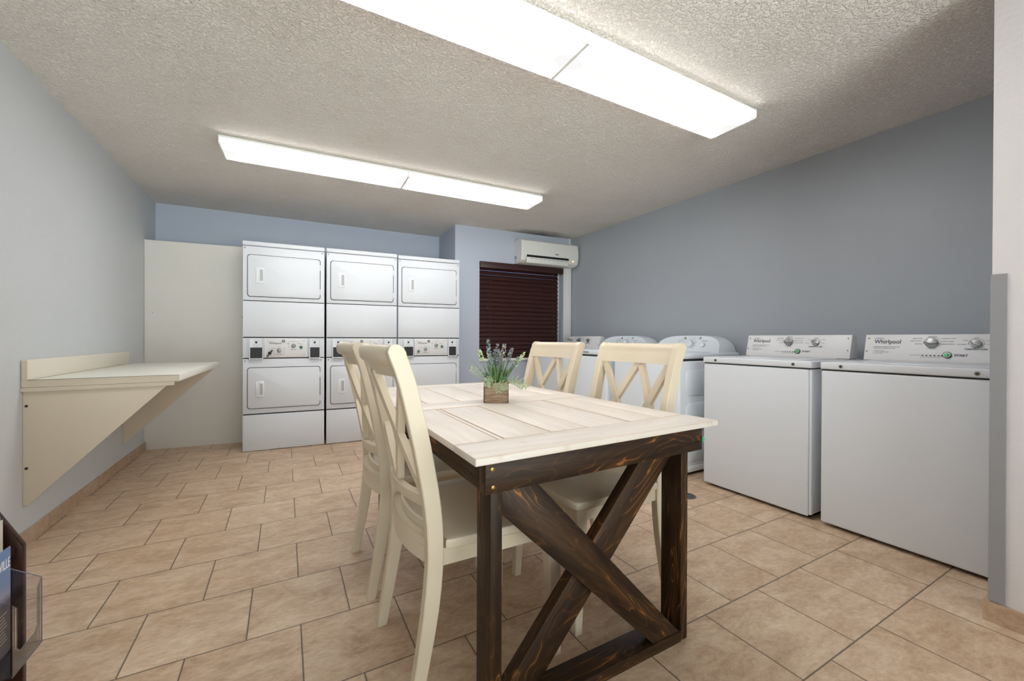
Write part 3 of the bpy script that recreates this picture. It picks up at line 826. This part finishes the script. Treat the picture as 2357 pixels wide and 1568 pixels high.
def beam(name, p0, p1, w, h, parent, up=(0,0,1), mat=None, bev=.0035, cut0=0, cut1=0, label=None):
    """board from p0 to p1 built along its own X; w across (local y), h along up (local z)"""
    p0, p1 = Vector(p0), Vector(p1); L = (p1-p0).length
    x = (p1-p0).normalized(); z = Vector(up); z = (z - x*x.dot(z)).normalized(); y = z.cross(x)
    Mx = Matrix(((x.x, y.x, z.x, p0.x), (x.y, y.y, z.y, p0.y), (x.z, y.z, z.z, p0.z), (0,0,0,1)))
    gg = G()
    poly = [(0 + max(cut0,0), -h/2), (L - max(cut1,0), -h/2), (L + min(cut1,0), h/2), (0 - min(cut0,0), h/2)]
    gg.prism(poly, 1, -w/2, w/2, bev)
    return build(name, gg, mat or M_dark, parent, 40, M=Mx, label=label)
# aprons wrap round the legs
ZA0, ZA1 = .6555, .7295
beam('apron', (.417, .900, (ZA0+ZA1)/2), (1.240, .921, (ZA0+ZA1)/2), .036, ZA1-ZA0, t)
beam('apron', (.419, 2.372, (ZA0+ZA1)/2), (1.238, 2.372, (ZA0+ZA1)/2), .036, ZA1-ZA0, t)
beam('apron', (.436, .920, (ZA0+ZA1)/2), (.436, 2.352, (ZA0+ZA1)/2), .034, ZA1-ZA0, t)
beam('apron', (1.222, .941, (ZA0+ZA1)/2), (1.222, 2.352, (ZA0+ZA1)/2), .034, ZA1-ZA0, t)
for yy, off in ((.935, 0), (2.262, 0)):
    yn = yy; yf = yy + .086; yc = (yn+yf)/2
    xl0, xl1, xr0, xr1 = .453, .487, 1.181, 1.215
    if yy < 1: ynl = .924
    else: ynl = yn
    beam('leg', ((xl0+xl1)/2, yc-.008*(yy<1), 0), ((xl0+xl1)/2, yc-.008*(yy<1), .728), .086, xl1-xl0, t, up=(1,0,0))
    beam('leg', ((xr0+xr1)/2, yc+.004*(yy<1), 0), ((xr0+xr1)/2, yc+.004*(yy<1), .728), .086, xr1-xr0, t, up=(1,0,0))
    beam('floor_rail', (xl1, yc, .0185), (xr0, yc, .0185), .086, .036, t)
    s = -1 if yy < 1 else 1
    y1 = yc + s*.021; y2 = yc - s*.012
    # diagonal braces; ends cut flat against leg and rail
    def brace(pts, y, hw):
        gg = G()
        (ax, az), (bx, bz) = pts[0], pts[1]
        x = Vector((bx-ax, 0, bz-az)).normalized(); z = Vector((-x.z, 0, x.x)); yv = z.cross(x)
        Mx = Matrix(((x.x, yv.x, z.x, ax), (x.y, yv.y, z.y, y), (x.z, yv.z, z.z, az), (0,0,0,1)))
        inv = Mx.inverted()
        poly = []
        for px, pz in pts[2]:
            q = inv @ Vector((px, y, pz)); poly.append((q.x, q.z))
        gg.prism(poly, 1, -hw, hw, .003)
        build('brace', gg, M_dark, t, 40, M=Mx)
    brace(((.52, .62), (1.12, .04), [(.4885, .577), (.4885, .640), (.505, .654), (.585, .654), (1.172, .037), (1.050, .037)]), y1, .019)
    brace(((1.09, .62), (.56, .04), [(1.0405, .654), (1.1255, .654), (1.179, .654), (1.179, .640), (.610, .037), (.4885, .037), (.4885, .048)]), y2, .019)
for x, z in ((.436, .716), (.438, .672)):
    build('screw', G().cyl((x, .8835, z), (0.02,-1,0), .0048, .0018, 14, bev=.0005), M_brass, t)
for y, z in ((.965, .703), (.935, .682)):
    build('screw_hole', G().cyl((.4187, y, z), (-1,0,0), .004, .001, 12), M_gap, t)
build('screw_hole', G().cyl((1.225, .9020, .682), (0.02,-1,0), .004, .001, 12), M_gap, t)
# green scrap stuck to the apron
g = G().prism([(1.2402, .676), (1.2560, .690), (1.2402, .7035)], 1, .9045, .907)
g.prism([(.9045, .678), (.922, .682), (.918, .700), (.9045, .7025)], 0, 1.2402, 1.2420)
o = build('plastic_scrap', g, M_tape, None, None); tag(o, 'small green scrap of plastic caught on the right side of the table frame', 'scrap')

# ------------------------------------------------------------------ chairs (local: +X forward, foot of back leg at x=0)
def lerp(tab, z):
    for (z0, a0), (z1, a1) in zip(tab, tab[1:]):
        if z <= z1:
            k = (z - z0)/(z1 - z0); k = max(0, k)
            return a0 + (a1-a0)*k
    return tab[-1][1]
def smooth_tab(tab, n=4):
    """Catmull-Rom resample of (z, a) pairs"""
    out = []
    for i in range(len(tab)-1):
        p0 = tab[max(i-1,0)]; p1 = tab[i]; p2 = tab[i+1]; p3 = tab[min(i+2, len(tab)-1)]
        for k in range(n):
            s = k/n
            m1 = (p2[1]-p0[1])/max(p2[0]-p0[0],1e-6); m2 = (p3[1]-p1[1])/max(p3[0]-p1[0],1e-6); h = p2[0]-p1[0]
            a = (2*s**3-3*s**2+1)*p1[1] + (s**3-2*s**2+s)*h*m1 + (-2*s**3+3*s**2)*p2[1] + (s**3-s**2)*h*m2
            out.append((p1[0]+h*s, a))
    out.append(tab[-1]); return out
REAR = smooth_tab([(0, .0), (.13, .022), (.27, .042), (.39, .053), (.47, .053), (.56, .045), (.68, .024), (.80, -.002), (.90, -.026), (.95, -.042), (.985, -.056)])
FRONT = smooth_tab([(0, .034), (.13, .061), (.27, .087), (.39, .099), (.47, .099), (.56, .092), (.68, .072), (.80, .047), (.90, .022), (.95, .006), (.985, -.007)])
YC = lambda z: .207 + .010*max(0, (z-.45)/.55)        # centre line of the post, sideways
def arch(z, extra):   # scroll top outline (x,z)
    pass
def chair(label, group):
    t = thing('dining_chair', label, 'chair', (0,0,0), 0, group)
    zz = [0, .06, .13, .20, .27, .33, .39, .43, .47, .515, .56, .62, .68, .74, .80, .85, .90, .925, .95, .97, .985]
    for s in (-1, 1):
        g = G(); rings = []
        for z in zz:
            r, f = lerp(REAR, z), lerp(FRONT, z); y = YC(z)*s; h = .0165 + .001*(z > .4)
            c = .003
            rings.append([(r+c, y-h, z), (f-c, y-h, z), (f, y-h+c, z), (f, y+h-c, z), (f-c, y+h, z), (r+c, y+h, z), (r, y+h-c, z), (r, y-h+c, z)])
        # rounded scroll at the top
        r0, f0 = lerp(REAR, .985), lerp(FRONT, .985); cx = (r0+f0)/2; R = (f0-r0)/2
        for a in (18, 36, 54, 70, 84):
            a = math.radians(a); z = .985 + .030*math.sin(a); w = R*math.cos(a); y = YC(.985)*s; h = .0175
            cx2 = cx - .006*math.sin(a)
            rings.append([(cx2-w, y-h, z), (cx2+w, y-h, z), (cx2+w, y-h+.001, z), (cx2+w, y+h-.001, z), (cx2+w, y+h, z), (cx2-w, y+h, z), (cx2-w, y+h-.001, z), (cx2-w, y-h+.001, z)])
        g.loft(rings)
        build('back_post', g, M_cream, t, 40)
    # crest rail: profile swept across with a backward bow
    hw = YC(.96) - .0165
    g = G(); rings = []
    prof = []
    for z in (.924, .94, .955, .97, .985): prof.append((lerp(FRONT, z)-.006, z))
    r0, f0 = lerp(REAR, .985), lerp(FRONT, .985); cx = (r0+f0)/2; R = (f0-r0)/2-.003
    for a in (20, 45, 70, 90, 110, 135, 160, 180, 205, 230): prof.append((cx + R*math.cos(math.radians(a)) - .006*max(0, math.sin(math.radians(a))), .985 + .027*math.sin(math.radians(a))))
    for z in (.955, .94, .924): prof.append((lerp(FRONT, z)-.029, z))
    N = 16
    for i in range(N+1):
        y = -hw + 2*hw*i/N; bow = -.034*(1-(y/hw)**2)
        rings.append([(x+bow, y, z) for x, z in prof])
    g.loft(rings); build('crest_rail', g, M_cream, t, 45)
    # lower back rail
    def bowed_rail(name, z0, z1, x0f, th, bowd, hw, label=None):
        g = G(); rings = []
        for i in range(N+1):
            y = -hw + 2*hw*i/N; b = -bowd*(1-(y/hw)**2); c = .003
            xa = x0f(z0)+b; xb_ = x0f(z1)+b
            rings.append([(xa+c, y, z0), (xa+th-c, y, z0), (xa+th, y, z0+c), (xb_+th, y, z1-c), (xb_+th-c, y, z1), (xb_+c, y, z1), (xb_, y, z1-c), (xa, y, z0+c)])
        g.loft(rings); return build(name, g, M_cream, t, 40)
    bowed_rail('lower_rail', .552, .590, lambda z: lerp(REAR, z)+.014, .022, .040, YC(.57)-.016)
    # two X-shaped splats side by side
    zb, zt = .586, .928
    def bx(y, z, hwz): return lerp(FRONT, z) - .026 - .034*(1-min(1,(y/hwz))**2)
    wb, wt = YC(.57)-.018, YC(.95)-.018
    for s in (-1, 1):
        g = G()
        for q, (ya, yb) in enumerate(((.006*s, wt*s*.97), (wb*s*.97, .006*s))):
            rings = []
            for i in range(9):
                k = i/8; z = zb + (zt-zb)*k; y = ya + (yb-ya)*k
                hwz = wb + (wt-wb)*k; x = bx(abs(y), z, hwz) + (.0 if q else .003); w = .0145; th = .0105
                dy = (yb-ya); L = math.hypot(dy, zt-zb); ny, nz = (zt-zb)/L, -dy/L
                rings.append([(x-th, y-ny*w, z-nz*w), (x+th, y-ny*w, z-nz*w), (x+th, y+ny*w, z+nz*w), (x-th, y+ny*w, z+nz*w)])
            g.loft(rings)
        build('cross_splat', g, M_cream, t, 30)
    # seat
    out = []
    for i in range(9):
        y = -.185 + .370*i/8; out.append((.062 - .036*(1-(y/.185)**2), y))
    out += [(.062, .190), (.105, .190), (.105, .226), (.12, .231)]
    out += [(.49, .240), (.505, .238), (.514, .228)]
    for i in range(1, 8):
        y = .228 - .456*i/8; out.append((.514 + .006*(1-(y/.228)**2), y))
    out += [(.514, -.228), (.505, -.238), (.49, -.240), (.12, -.231), (.105, -.226), (.105, -.190), (.062, -.190)]
    g = G(); bm = bmesh.new()
    A = [bm.verts.new((x, y, .441)) for x, y in out]; B = [bm.verts.new((x, y, .468)) for x, y in out]
    fa = bm.faces.new(A); fb = bm.faces.new(B[::-1])
    for i in range(len(out)): bm.faces.new([A[i], B[i], B[(i+1)%len(out)], A[(i+1)%len(out)]])
    bmesh.ops.bevel(bm, geom=list(fb.edges)+list(fa.edges), offset=.007, segments=3, affect='EDGES', profile=.5, clamp_overlap=True)
    g.take(bm); build('seat', g, M_cream, t, 50)
    # aprons
    for s in (-1, 1):
        a = G(); a.loft([[(.085, s*.196, .392), (.085, s*.214, .392), (.085, s*.214, .4415), (.085, s*.196, .4415)], [(.470, s*.200, .392), (.470, s*.218, .392), (.470, s*.218, .4415), (.470, s*.200, .4415)]])
        build('side_apron', a, M_cream, t, 30)
    build('front_apron', G().box((.478, -.19, .392), (.496, .19, .4415), .002), M_cream, t)
    bowed_rail('rear_apron', .392, .462, lambda z: lerp(REAR, z)+.010, .020, .036, YC(.4)-.016)
    bowed_rail('seat_lip', .464, .498, lambda z: lerp(REAR, z)+.034, .012, .036, YC(.4)-.016)
    for s in (-1, 1):
        g = G(); rings = []
        for z, w in ((0, .030), (.10, .034), (.30, .044), (.392, .048), (.4415, .048)):
            x1 = .500 + .004*(1-z/.44); y1 = s*(.222 + .0*z)
            xa, xb_ = x1-w, x1; ya, yb = (y1-w*s, y1); c = .003
            ya, yb = min(ya,yb), max(ya,yb)
            rings.append([(xa+c, ya, z), (xb_-c, ya, z), (xb_, ya+c, z), (xb_, yb-c, z), (xb_-c, yb, z), (xa+c, yb, z), (xa, yb-c, z), (xa, ya+c, z)])
        g.loft(rings); build('front_leg', g, M_cream, t, 40)
    return t
grp = 'cream X-back chairs round the table'
cA = chair('cream X-back chair nearest the camera on the left side of the table', grp)
cA.location = (.288, 1.312, 0)
def chair_at(x, y, deg, label):
    c = copy_tree(cA); c.location = (x, y, 0); c.rotation_euler = (0, 0, math.radians(deg)); c['label'] = label; return c
chair_at(.280, 1.893, 0, 'cream X-back chair on the left side of the table, further back towards the dryers')
chair_at(1.380, 1.358, 181, 'cream X-back chair on the right side of the table, nearer the camera')
chair_at(1.352, 1.968, 180, 'cream X-back chair on the right side of the table, nearer the window blind')

# ------------------------------------------------------------------ planter with artificial flowers
PLX, PLY = .8015, 1.590
ang = math.atan2(1.559-1.621, .847-.756)
t = thing('flower_planter', 'square wooden planter of artificial lavender and greenery on the table', 'planter', (PLX, PLY, ZT), math.radians(-28.0))
s = .054; hh = .088; yo = .054
g = G()
g.box((-s, 0, .001), (s, .006, hh), .001, 0).box((-s, 2*yo-.006, .001), (s, 2*yo, hh), .001, 0)
g.box((-s-.0005, .0, .001), (-s+.006, 2*yo, hh), .001, 1).box((s-.006, .0, .001), (s+.0005, 2*yo, hh), .001, 1)
g.box((-s+.004, .004, .001), (s-.004, 2*yo-.004, .010), 0, 0)
build('box', g, [M_planter, M_planter_e], t)
build('filler', G().box((-s+.005, .005, .01), (s-.005, 2*yo-.005, hh-.012)), M_soil, t)
rr = random.Random(11)
cy = yo
def curve(p0, d, L, droop, n=9):
    p = Vector(p0); d = Vector(d).normalized(); pts = [p.copy()]
    for i in range(n-1):
        d = (d + Vector((0,0,-droop/(n-1)))).normalized(); p = p + d*(L/(n-1)); pts.append(p.copy())
    return pts
def spike(x, y, lean, L, mt, bl, top):
    pts = curve((x, cy+y, hh-.012), lean, L, .12, 10)
    g = G().tube(pts, .0014, 5, r1=.0008)
    st = build('flower_stem', g, M_leaf, t, None)
    g = G()
    for i in range(int(90*bl)+18):
        k = 1 - bl*rr.random(); idx = k*(len(pts)-1); a = pts[int(min(idx, len(pts)-2))]; b = pts[int(min(idx, len(pts)-2))+1]
        p = a.lerp(b, idx-int(min(idx, len(pts)-2))); rad = .0062*min(1,(1.12-k)/(bl*.7))+.0022
        th = rr.random()*2*PI
        q = p + Vector((math.cos(th)*rad, math.sin(th)*rad, rr.uniform(-.002,.002)))
        g.ball(tuple(q), rr.uniform(.0024, .0042), 1 if rr.random() < top else 0, 1)
    build('blossom', g, [mt, M_bud], st, None)
spike(-.018, -.01, (-.10, 0, 1), .200, M_lav, .42, .15)
spike(-.030, .00, (-.28, -.1, 1), .165, M_bud, .35, .5)
spike(-.012, -.02, (-.14, 0, 1), .140, M_lav, .40, .25)
spike(.004, .01, (.0, 0, 1), .180, M_lav2, .45, .1)
spike(.008, -.02, (.12, -.1, 1), .130, M_lav2, .62, .05)
spike(.020, .0, (.28, 0, 1), .170, M_lav2, .38, .1)
spike(.030, .01, (.62, .1, 1), .172, M_bud, .42, .6)
spike(.012, .02, (.02, .1, 1), .150, M_lav, .5, .2)
spike(-.006, .015, (-.02, .1, 1), .155, M_lav, .45, .2)
spike(.034, -.01, (.50, 0, 1), .140, M_lav, .40, .35)
spike(.016, .03, (.10, .2, 1), .185, M_lav2, .30, .2)
for i in range(70):
    th = rr.uniform(0, 2*PI); ra = rr.uniform(0, .035); x = ra*math.cos(th); y = ra*math.sin(th)
    L = rr.uniform(.07, .150); lean = (x*14+rr.uniform(-.15,.15), y*10, 1)
    pts = curve((x, cy+y, hh-.014), lean, L, rr.uniform(.1,.6), 7)
    w = rr.uniform(.0026, .0046)
    build('blade_leaf', G().ribbon(pts, lambda k: w*math.sin(PI*min(.98, .12+.88*k))+.0002, (math.sin(th+.6), math.cos(th), .1)), M_leaf, t, None)
for x, y, lean, L, w, sd in ((-.020, -.036, (-.12, -.24, 1), .066, .0095, (1,.2,0)), (.016, -.044, (.16, -.22, 1), .058, .0085, (1,-.2,.1)), (.002, -.030, (.02, -.1, 1), .052, .0095, (1,.3,0)), (-.008, -.034, (-.03, -.15, 1), .048, .0075, (.6,.6,0)), (.028, -.030, (.25, -.15, 1), .046, .0075, (1,0,0))):
    pts = curve((x, cy+y, hh-.012), lean, L, .05, 9)
    build('broad_leaf', G().ribbon(pts, lambda k: w*(math.sin(PI*(k*.93+.04)))**.75, sd, thick=.0012), M_leaf2, t, 60)
def sprig(x, y, lean, L, droop, pairs=7):
    pts = curve((x, cy+y, hh-.006), lean, L, droop, 14)
    g = G().tube(pts, .0009, 5, r1=.0005)
    for i in range(2, 14):
        if i % 2: continue
        p = pts[i]; d = (pts[i]-pts[i-1]).normalized(); side = d.cross(Vector((.2, -1, .3))).normalized()
        ll = .019*(1 - abs(i-7)/12)
        for sg in (-1, 1):
            q = [p + side*sg*ll*k + d*ll*.6*k for k in (0, .35, .7, 1)]
            g.tube([tuple(v) for v in q], .0005, 4)
            for v in q[1:]:
                for e in (-1, 1):
                    c = v + d*e*.0022 + side*rr.uniform(-.001,.001)
                    g.ball(tuple(c), .0023, 0, 1, (1, .4, 1.1))
    build('fern_sprig', g, M_fern, t, None)
sprig(-.030, -.045, (-.10, -.65, .60), .060, 1.6)
sprig(-.006, -.048, (.20, -.75, .50), .085, 1.9)
sprig(-.015, -.046, (-.35, -.6, .8), .055, 1.2)
sprig(.012, -.046, (.45, -.6, .55), .060, 2.0)
sprig(-.040, -.01, (-.55, -.2, 1), .105, .9)
sprig(.036, -.01, (.75, -.2, .75), .120, 1.9)
sprig(.034, .01, (.9, .1, .55), .100, 1.6)

# ------------------------------------------------------------------ window blind
t = thing('window_blind', 'dark brown wooden venetian blind hanging in the window', 'blind', (1.735, 4.52, 0), AW)
build('valance', G().box((U0+.001, -.030, 1.888), (1.480, -.018, 1.963), .004).box((U0+.004, -.030, 1.888), (U0+.012, .05, 1.958), .002).box((1.472, -.030, 1.888), (1.480, .05, 1.958), .002), M_blind, t)
build('head_rail', G().box((U0+.014, -.010, 1.905), (1.460, .045, 1.950), .002), M_blind, t)
SB0, SB1 = U0+.003, 1.418
ns = 21; zlo, zhi = .828, 1.886
for i in range(ns):
    z = zlo + (zhi-zlo)*i/(ns-1)
    tilt = math.radians(68 if i < ns-4 else (66, 65, 62, 60)[i-(ns-4)])
    Mx = Matrix.Translation((0, .012, z)) @ Matrix.Rotation(tilt, 4, 'X')
    g = G().box((SB0, -.031, -.0014), (SB1, .031, .0014), .0008, M=Mx)
    build('slat', g, M_blind, t, None)
build('bottom_rail', G().box((SB0, -.012, .792), (SB1, .036, .806), .003), M_blind, t)
for u in (.45, .78, 1.05, 1.33):
    build('ladder_cord', G().tube([(u, -.014, 1.90), (u, -.014, .80)], .0009, 5), M_cord, t, None)
g = G()
for i in range(ns):
    z = zlo + (zhi-zlo)*i/(ns-1)
    if .9 < z:
        for u in (.435, 1.32): g.ball((u, -.016, z+.016), .0022, sub=1)
build('route_knots', g, M_dot, t, None)
build('pull_cord', G().tube([(1.372, -.022, 1.89), (1.372, -.024, 1.30)], .0012, 5).cyl((1.372, -.024, 1.262), 2, .005, .040, 10, r2=.003), M_cord, t)
build('tilt_cord', G().tube([(.405, -.022, 1.89), (.405, -.024, 1.43)], .0010, 5).cyl((.405, -.024, 1.396), 2, .005, .036, 10, r2=.003), M_cord, t)

# ------------------------------------------------------------------ air conditioner
t = thing('air_conditioner', 'white split air conditioner mounted high above the window', 'air conditioner', (1.735, 4.52, 0), AW)
A0, A1 = .773, 1.606
def acprof(k=0):
    return [(-.001, 1.968), (-.001, 2.245), (-.06, 2.262), (-.120, 2.262), (-.170, 2.250), (-.188, 2.232), (-.196, 2.17), (-.198, 2.10), (-.192, 2.05), (-.176, 2.00), (-.150, 1.978), (-.115, 1.969), (-.06, 1.967)]
def ring(u, sc_):
    return [(u, -.09 + (y+.09)*sc_, 2.105 + (z-2.105)*sc_) for y, z in acprof()]
g = G().loft([ring(A0, .985), ring(A0+.006, 1.0), ring(A1-.030, 1.0), ring(A1-.012, .992), ring(A1-.001, .97)])
b = build('housing', g, M_ac, t, 30)
build('end_trim', G().loft([ring(A0+.012, 1.006), ring(A0+.020, 1.006)]), M_plastic, t, 30)
g = G().prism([(-.1995, 2.026), (-.1985, 2.060), (-.150, 2.05), (-.140, 1.975), (-.184, 1.996)], 0, A0+.075, A1-.155)
build('air_outlet', g, M_black, t, None)
# louvre hangs open below the outlet
lv = G().box((A0+.062, -.002, -.036), (A1-.165, .002, .032), .0015, M=Matrix.Translation((0, -.206, 1.998)) @ Matrix.Rotation(math.radians(14), 4, 'X'))
build('louvre', lv, M_ac, t)
g = G()
for i in range(9):
    u = A0 + .11 + i*.062
    g.box((u, -.2150, 2.012), (u+.045, -.2085, 2.0145))
build('louvre_slots', g, M_gap, t, None)
tx = G(); add_text(tx, 'GREE', .022, frame((A0+.475, -.1995, 2.088), (1,0,0), (0,-.02,1)), 0, bold=.0006); build('lettering', tx, M_ink, t, None)
build('display_lamp', G().cyl((A1-.085, -.190, 2.030), (0,-1,-.3), .009, .004, 16, m=0), emit_mat('orange_display', (1, .45, .05, 1), 1.2), t)
g = G().box((A0-.004, -.06, 2.02), (A0-.001, -.02, 2.06)).box((A0-.004, -.05, 1.985), (A0-.001, -.03, 2.0)); build('rating_sticker', g, M_ink2, t, None)
# pipe cover from the air conditioner to the ceiling
o = build('pipe_cover', G().box((1.572, -.018, 2.262), (1.592, -.001, ZC), .002, M=BW), M_white_trim, None); tag(o, 'narrow white pipe cover between the air conditioner and the ceiling corner', 'pipe cover')

# ------------------------------------------------------------------ floor drain
g = G().cyl((2.312, 1.800, .0003), 2, .062, .0022, 40, 0, .060)
t = build('floor_drain', g, M_drain, None); tag(t, 'round metal drain grate in the floor tiles beside the second washer', 'drain')
g = G()
for i in range(-4, 5):
    w = math.sqrt(max(.0, .050**2 - (i*.011)**2))
    g.box((2.312-w, 1.800+i*.011-.002, .0023), (2.312+w, 1.800+i*.011+.002, .0029))
build('slot', g, M_gap, t, None)

# ------------------------------------------------------------------ brochure rack
YP = 1.687
t = thing('brochure_rack', 'dark wooden brochure rack with sloping side, bottom left corner of the photo', 'rack', (0,0,0))
def side(y0, y1):
    pr_ = [(-1.10, .0), (-.652, .0), (-.652, .437), (-.735, .60), (-.98, 1.02), (-1.10, 1.02)]
    gg = G().prism(pr_, 1, y0, y1, .003)
    build('side_panel', gg, M_rack, t, 40)
side(YP, YP+.020); side(YP-.62, YP-.60)
build('back_panel', G().box((-1.115, YP-.60, .02), (-1.101, YP, 1.0)), M_rack, t)
for z0, x in ((.10, -.70), (.42, -.664), (.70, -.92)):
    build('shelf', G().box((-1.10, YP-.60, z0), (x, YP, z0+.018), .002), M_rack, t)
build('front_panel', G().box((-.722, YP-.60, .02), (-.706, YP, .42), .002), M_rack, t)
# acrylic pocket on the front
t2 = thing('brochure_holder', 'clear acrylic brochure pocket on the front of the dark rack', 'brochure holder', (0,0,0))
ya, yb = YP-.225, YP-.085
XF, XB = -.584, -.655
zb_, zt_ = .196, .374
g = G()
g.prism([(ya, zb_), (yb, zb_), (yb, zt_), (yb-.020, zt_-.018), (yb-.020, zb_+.060), (yb-.035, zb_+.045), (ya+.035, zb_+.045), (ya+.020, zb_+.060), (ya+.020, zt_-.018), (ya, zt_)], 0, XF, XF+.0022)
g.prism([(XB, zb_), (XF, zb_), (XF, zt_), (XB, zt_+.045)], 1, yb-.0022, yb)
g.prism([(XB, zb_), (XF, zb_), (XF, zt_), (XB, zt_+.045)], 1, ya, ya+.0022)
g.box((XB, ya, zb_), (XF, yb, zb_+.0022))
g.box((XB-.0022, ya, zb_), (XB, yb, zt_+.06))
pk = build('pocket', g, M_acr, t2, None)
e = G(); E = .0011
def ed(*p): e.tube(p, E, 5)
ed((XF, yb, zb_), (XF, yb, zt_)); ed((XF, yb, zt_), (XB, yb, zt_+.045)); ed((XF, yb, zt_), (XF, yb-.020, zt_-.018)); ed((XF, yb-.020, zt_-.018), (XF, yb-.020, zb_+.060)); ed((XF, yb-.020, zb_+.060), (XF, yb-.035, zb_+.045)); ed((XF, yb-.035, zb_+.045), (XF, ya+.035, zb_+.045))
ed((XF, yb, zb_), (XF, ya, zb_)); ed((XB, yb, zt_+.06), (XB, ya, zt_+.06))
build('pocket_edge', e, M_acr_edge, t2, None)
# brochures
def cover_mat():
    t_ = NT('blue_skyline_cover'); tc = t_.n('ShaderNodeTexCoord').outputs['Object']
    sp = t_.n('ShaderNodeSeparateXYZ'); t_.l(tc, sp.inputs[0])
    z = t_.math('ADD', sp.outputs[2], t_.math('MULTIPLY', t_.math('SUBTRACT', t_.noise(tc, 60, 2), .5), .012))
    f = t_.math('DIVIDE', t_.math('SUBTRACT', z, .20), .275)
    col = t_.ramp(f, [(.0, lin((96, 88, 84))), (.40, lin((84, 76, 80))), (.48, lin((60, 66, 96))), (.56, lin((150, 150, 176))), (.66, lin((112, 140, 182))), (1.0, lin((92, 132, 184)))])
    return t_.set(col, .3)
M_cover = cover_mat(); M_paper = simple('brochure_paper', (222, 226, 232), .6)
grp2 = 'brochures in the acrylic pocket'
for i in range(6):
    x = -.6405 - i*.0022
    if x < -.6535: continue
    dz = -.004*i + random.uniform(-.001, .001)
    g = G().box((x-.0016, YP-.190, .1985), (x, YP-.0885-.002*i, .474+dz), 0, 1 if i else 0)
    o = build('brochure', g, [M_cover if i == 0 else M_paper, M_paper], None, None)
    o['group'] = grp2 if i else 'front brochure'
    if i == 0:
        tag(o, 'blue travel brochure lettered VILLE, front of the acrylic pocket', 'brochure')
        tx = G(); add_text(tx, 'VILLE', .036, frame((x+.0006, YP-.0915, .423), (0,1,0), (0,0,1)), 0, 'RIGHT', .0001, .56); build('lettering', tx, simple('white_printing', (240, 240, 240), .5), o, None)
        tx = G()
        for k in range(9): tx.box((x+.0002, YP-.148+.003*(k%3), .235+.009*k), (x+.0006, YP-.105-.004*(k%4), .2375+.009*k))
        build('small_lettering', tx, simple('beige_printing', (190, 186, 176), .5), o, None)
    else: tag(o, 'brochure stacked behind the blue VILLE brochure', 'brochure', grp2)
for i in range(2):
    x = -.674 - .007*i
    mt = simple(('beige_leaflet_paper', 'pale_blue_leaflet_paper')[i], ((206, 200, 192), (196, 212, 224))[i], .6)
    g = G().prism([(YP-.20, .4385), (YP-.040+.006*i, .4385), (YP-.040+.006*i, .532+.006*i), (YP-.20, .546+.006*i)], 0, x-.001, x)
    o = build('leaflet', g, mt, None, None)
    tag(o, ('beige leaflet in front on the upper tier of the dark rack', 'pale blue leaflet at the back of the upper tier of the dark rack')[i], 'leaflet')

# ------------------------------------------------------------------ world light for the window and the added doors, camera, view
w = bpy.data.worlds.new('World'); sc.world = w; w.use_nodes = True
bg = w.node_tree.nodes['Background']; wt = w.node_tree; tcw = wt.nodes.new('ShaderNodeTexCoord'); spw = wt.nodes.new('ShaderNodeSeparateXYZ'); wt.links.new(tcw.outputs['Generated'], spw.inputs[0])
rw = wt.nodes.new('ShaderNodeValToRGB'); mw = wt.nodes.new('ShaderNodeMath'); mw.operation = 'MULTIPLY_ADD'; mw.inputs[1].default_value = -.5; mw.inputs[2].default_value = .5
wt.links.new(spw.outputs[1], mw.inputs[0]); wt.links.new(mw.outputs[0], rw.inputs[0])
rw.color_ramp.elements[0].position = .42; rw.color_ramp.elements[0].color = (.09, .14, .26, 1)
rw.color_ramp.elements[1].position = .58; rw.color_ramp.elements[1].color = (1, .985, .965, 1)  # bright half is added daylight, entering by the doors behind the camera
wt.links.new(rw.outputs[0], bg.inputs[0])
# added light: world made brighter below the horizon to brighten the ceiling
gw = wt.nodes.new('ShaderNodeMapRange'); gw.inputs[1].default_value = -.06; gw.inputs[2].default_value = .06; gw.inputs[3].default_value = 9.0; gw.inputs[4].default_value = 2.4
wt.links.new(spw.outputs[2], gw.inputs[0]); wt.links.new(gw.outputs[0], bg.inputs[1])
sc.cycles.diffuse_bounces = 8; sc.cycles.max_bounces = 16

cam = bpy.data.cameras.new('camera'); co = bpy.data.objects.new('camera', cam); C.objects.link(co)
yaw, pitch, roll, f = .505295, -.0038026, .0037022, 942.35
Fw = Vector((math.sin(yaw)*math.cos(pitch), math.cos(yaw)*math.cos(pitch), math.sin(pitch)))
Rt = Vector((math.cos(yaw), -math.sin(yaw), 0)); Up = Rt.cross(Fw)
r2 = Rt*math.cos(roll) + Up*math.sin(roll); u2 = -Rt*math.sin(roll) + Up*math.cos(roll)
co.matrix_world = Matrix(((r2.x, u2.x, -Fw.x, 0), (r2.y, u2.y, -Fw.y, 0), (r2.z, u2.z, -Fw.z, 1.03), (0,0,0,1)))
cam.sensor_width = 36; cam.sensor_fit = 'HORIZONTAL'; cam.lens = f/2357*36; cam.clip_start = .02
sc.camera = co
sc.view_settings.view_transform = 'Standard'; sc.view_settings.look = 'None'
sc.view_settings.exposure = 0.58; sc.view_settings.gamma = 1; sc.view_settings.use_curve_mapping = False
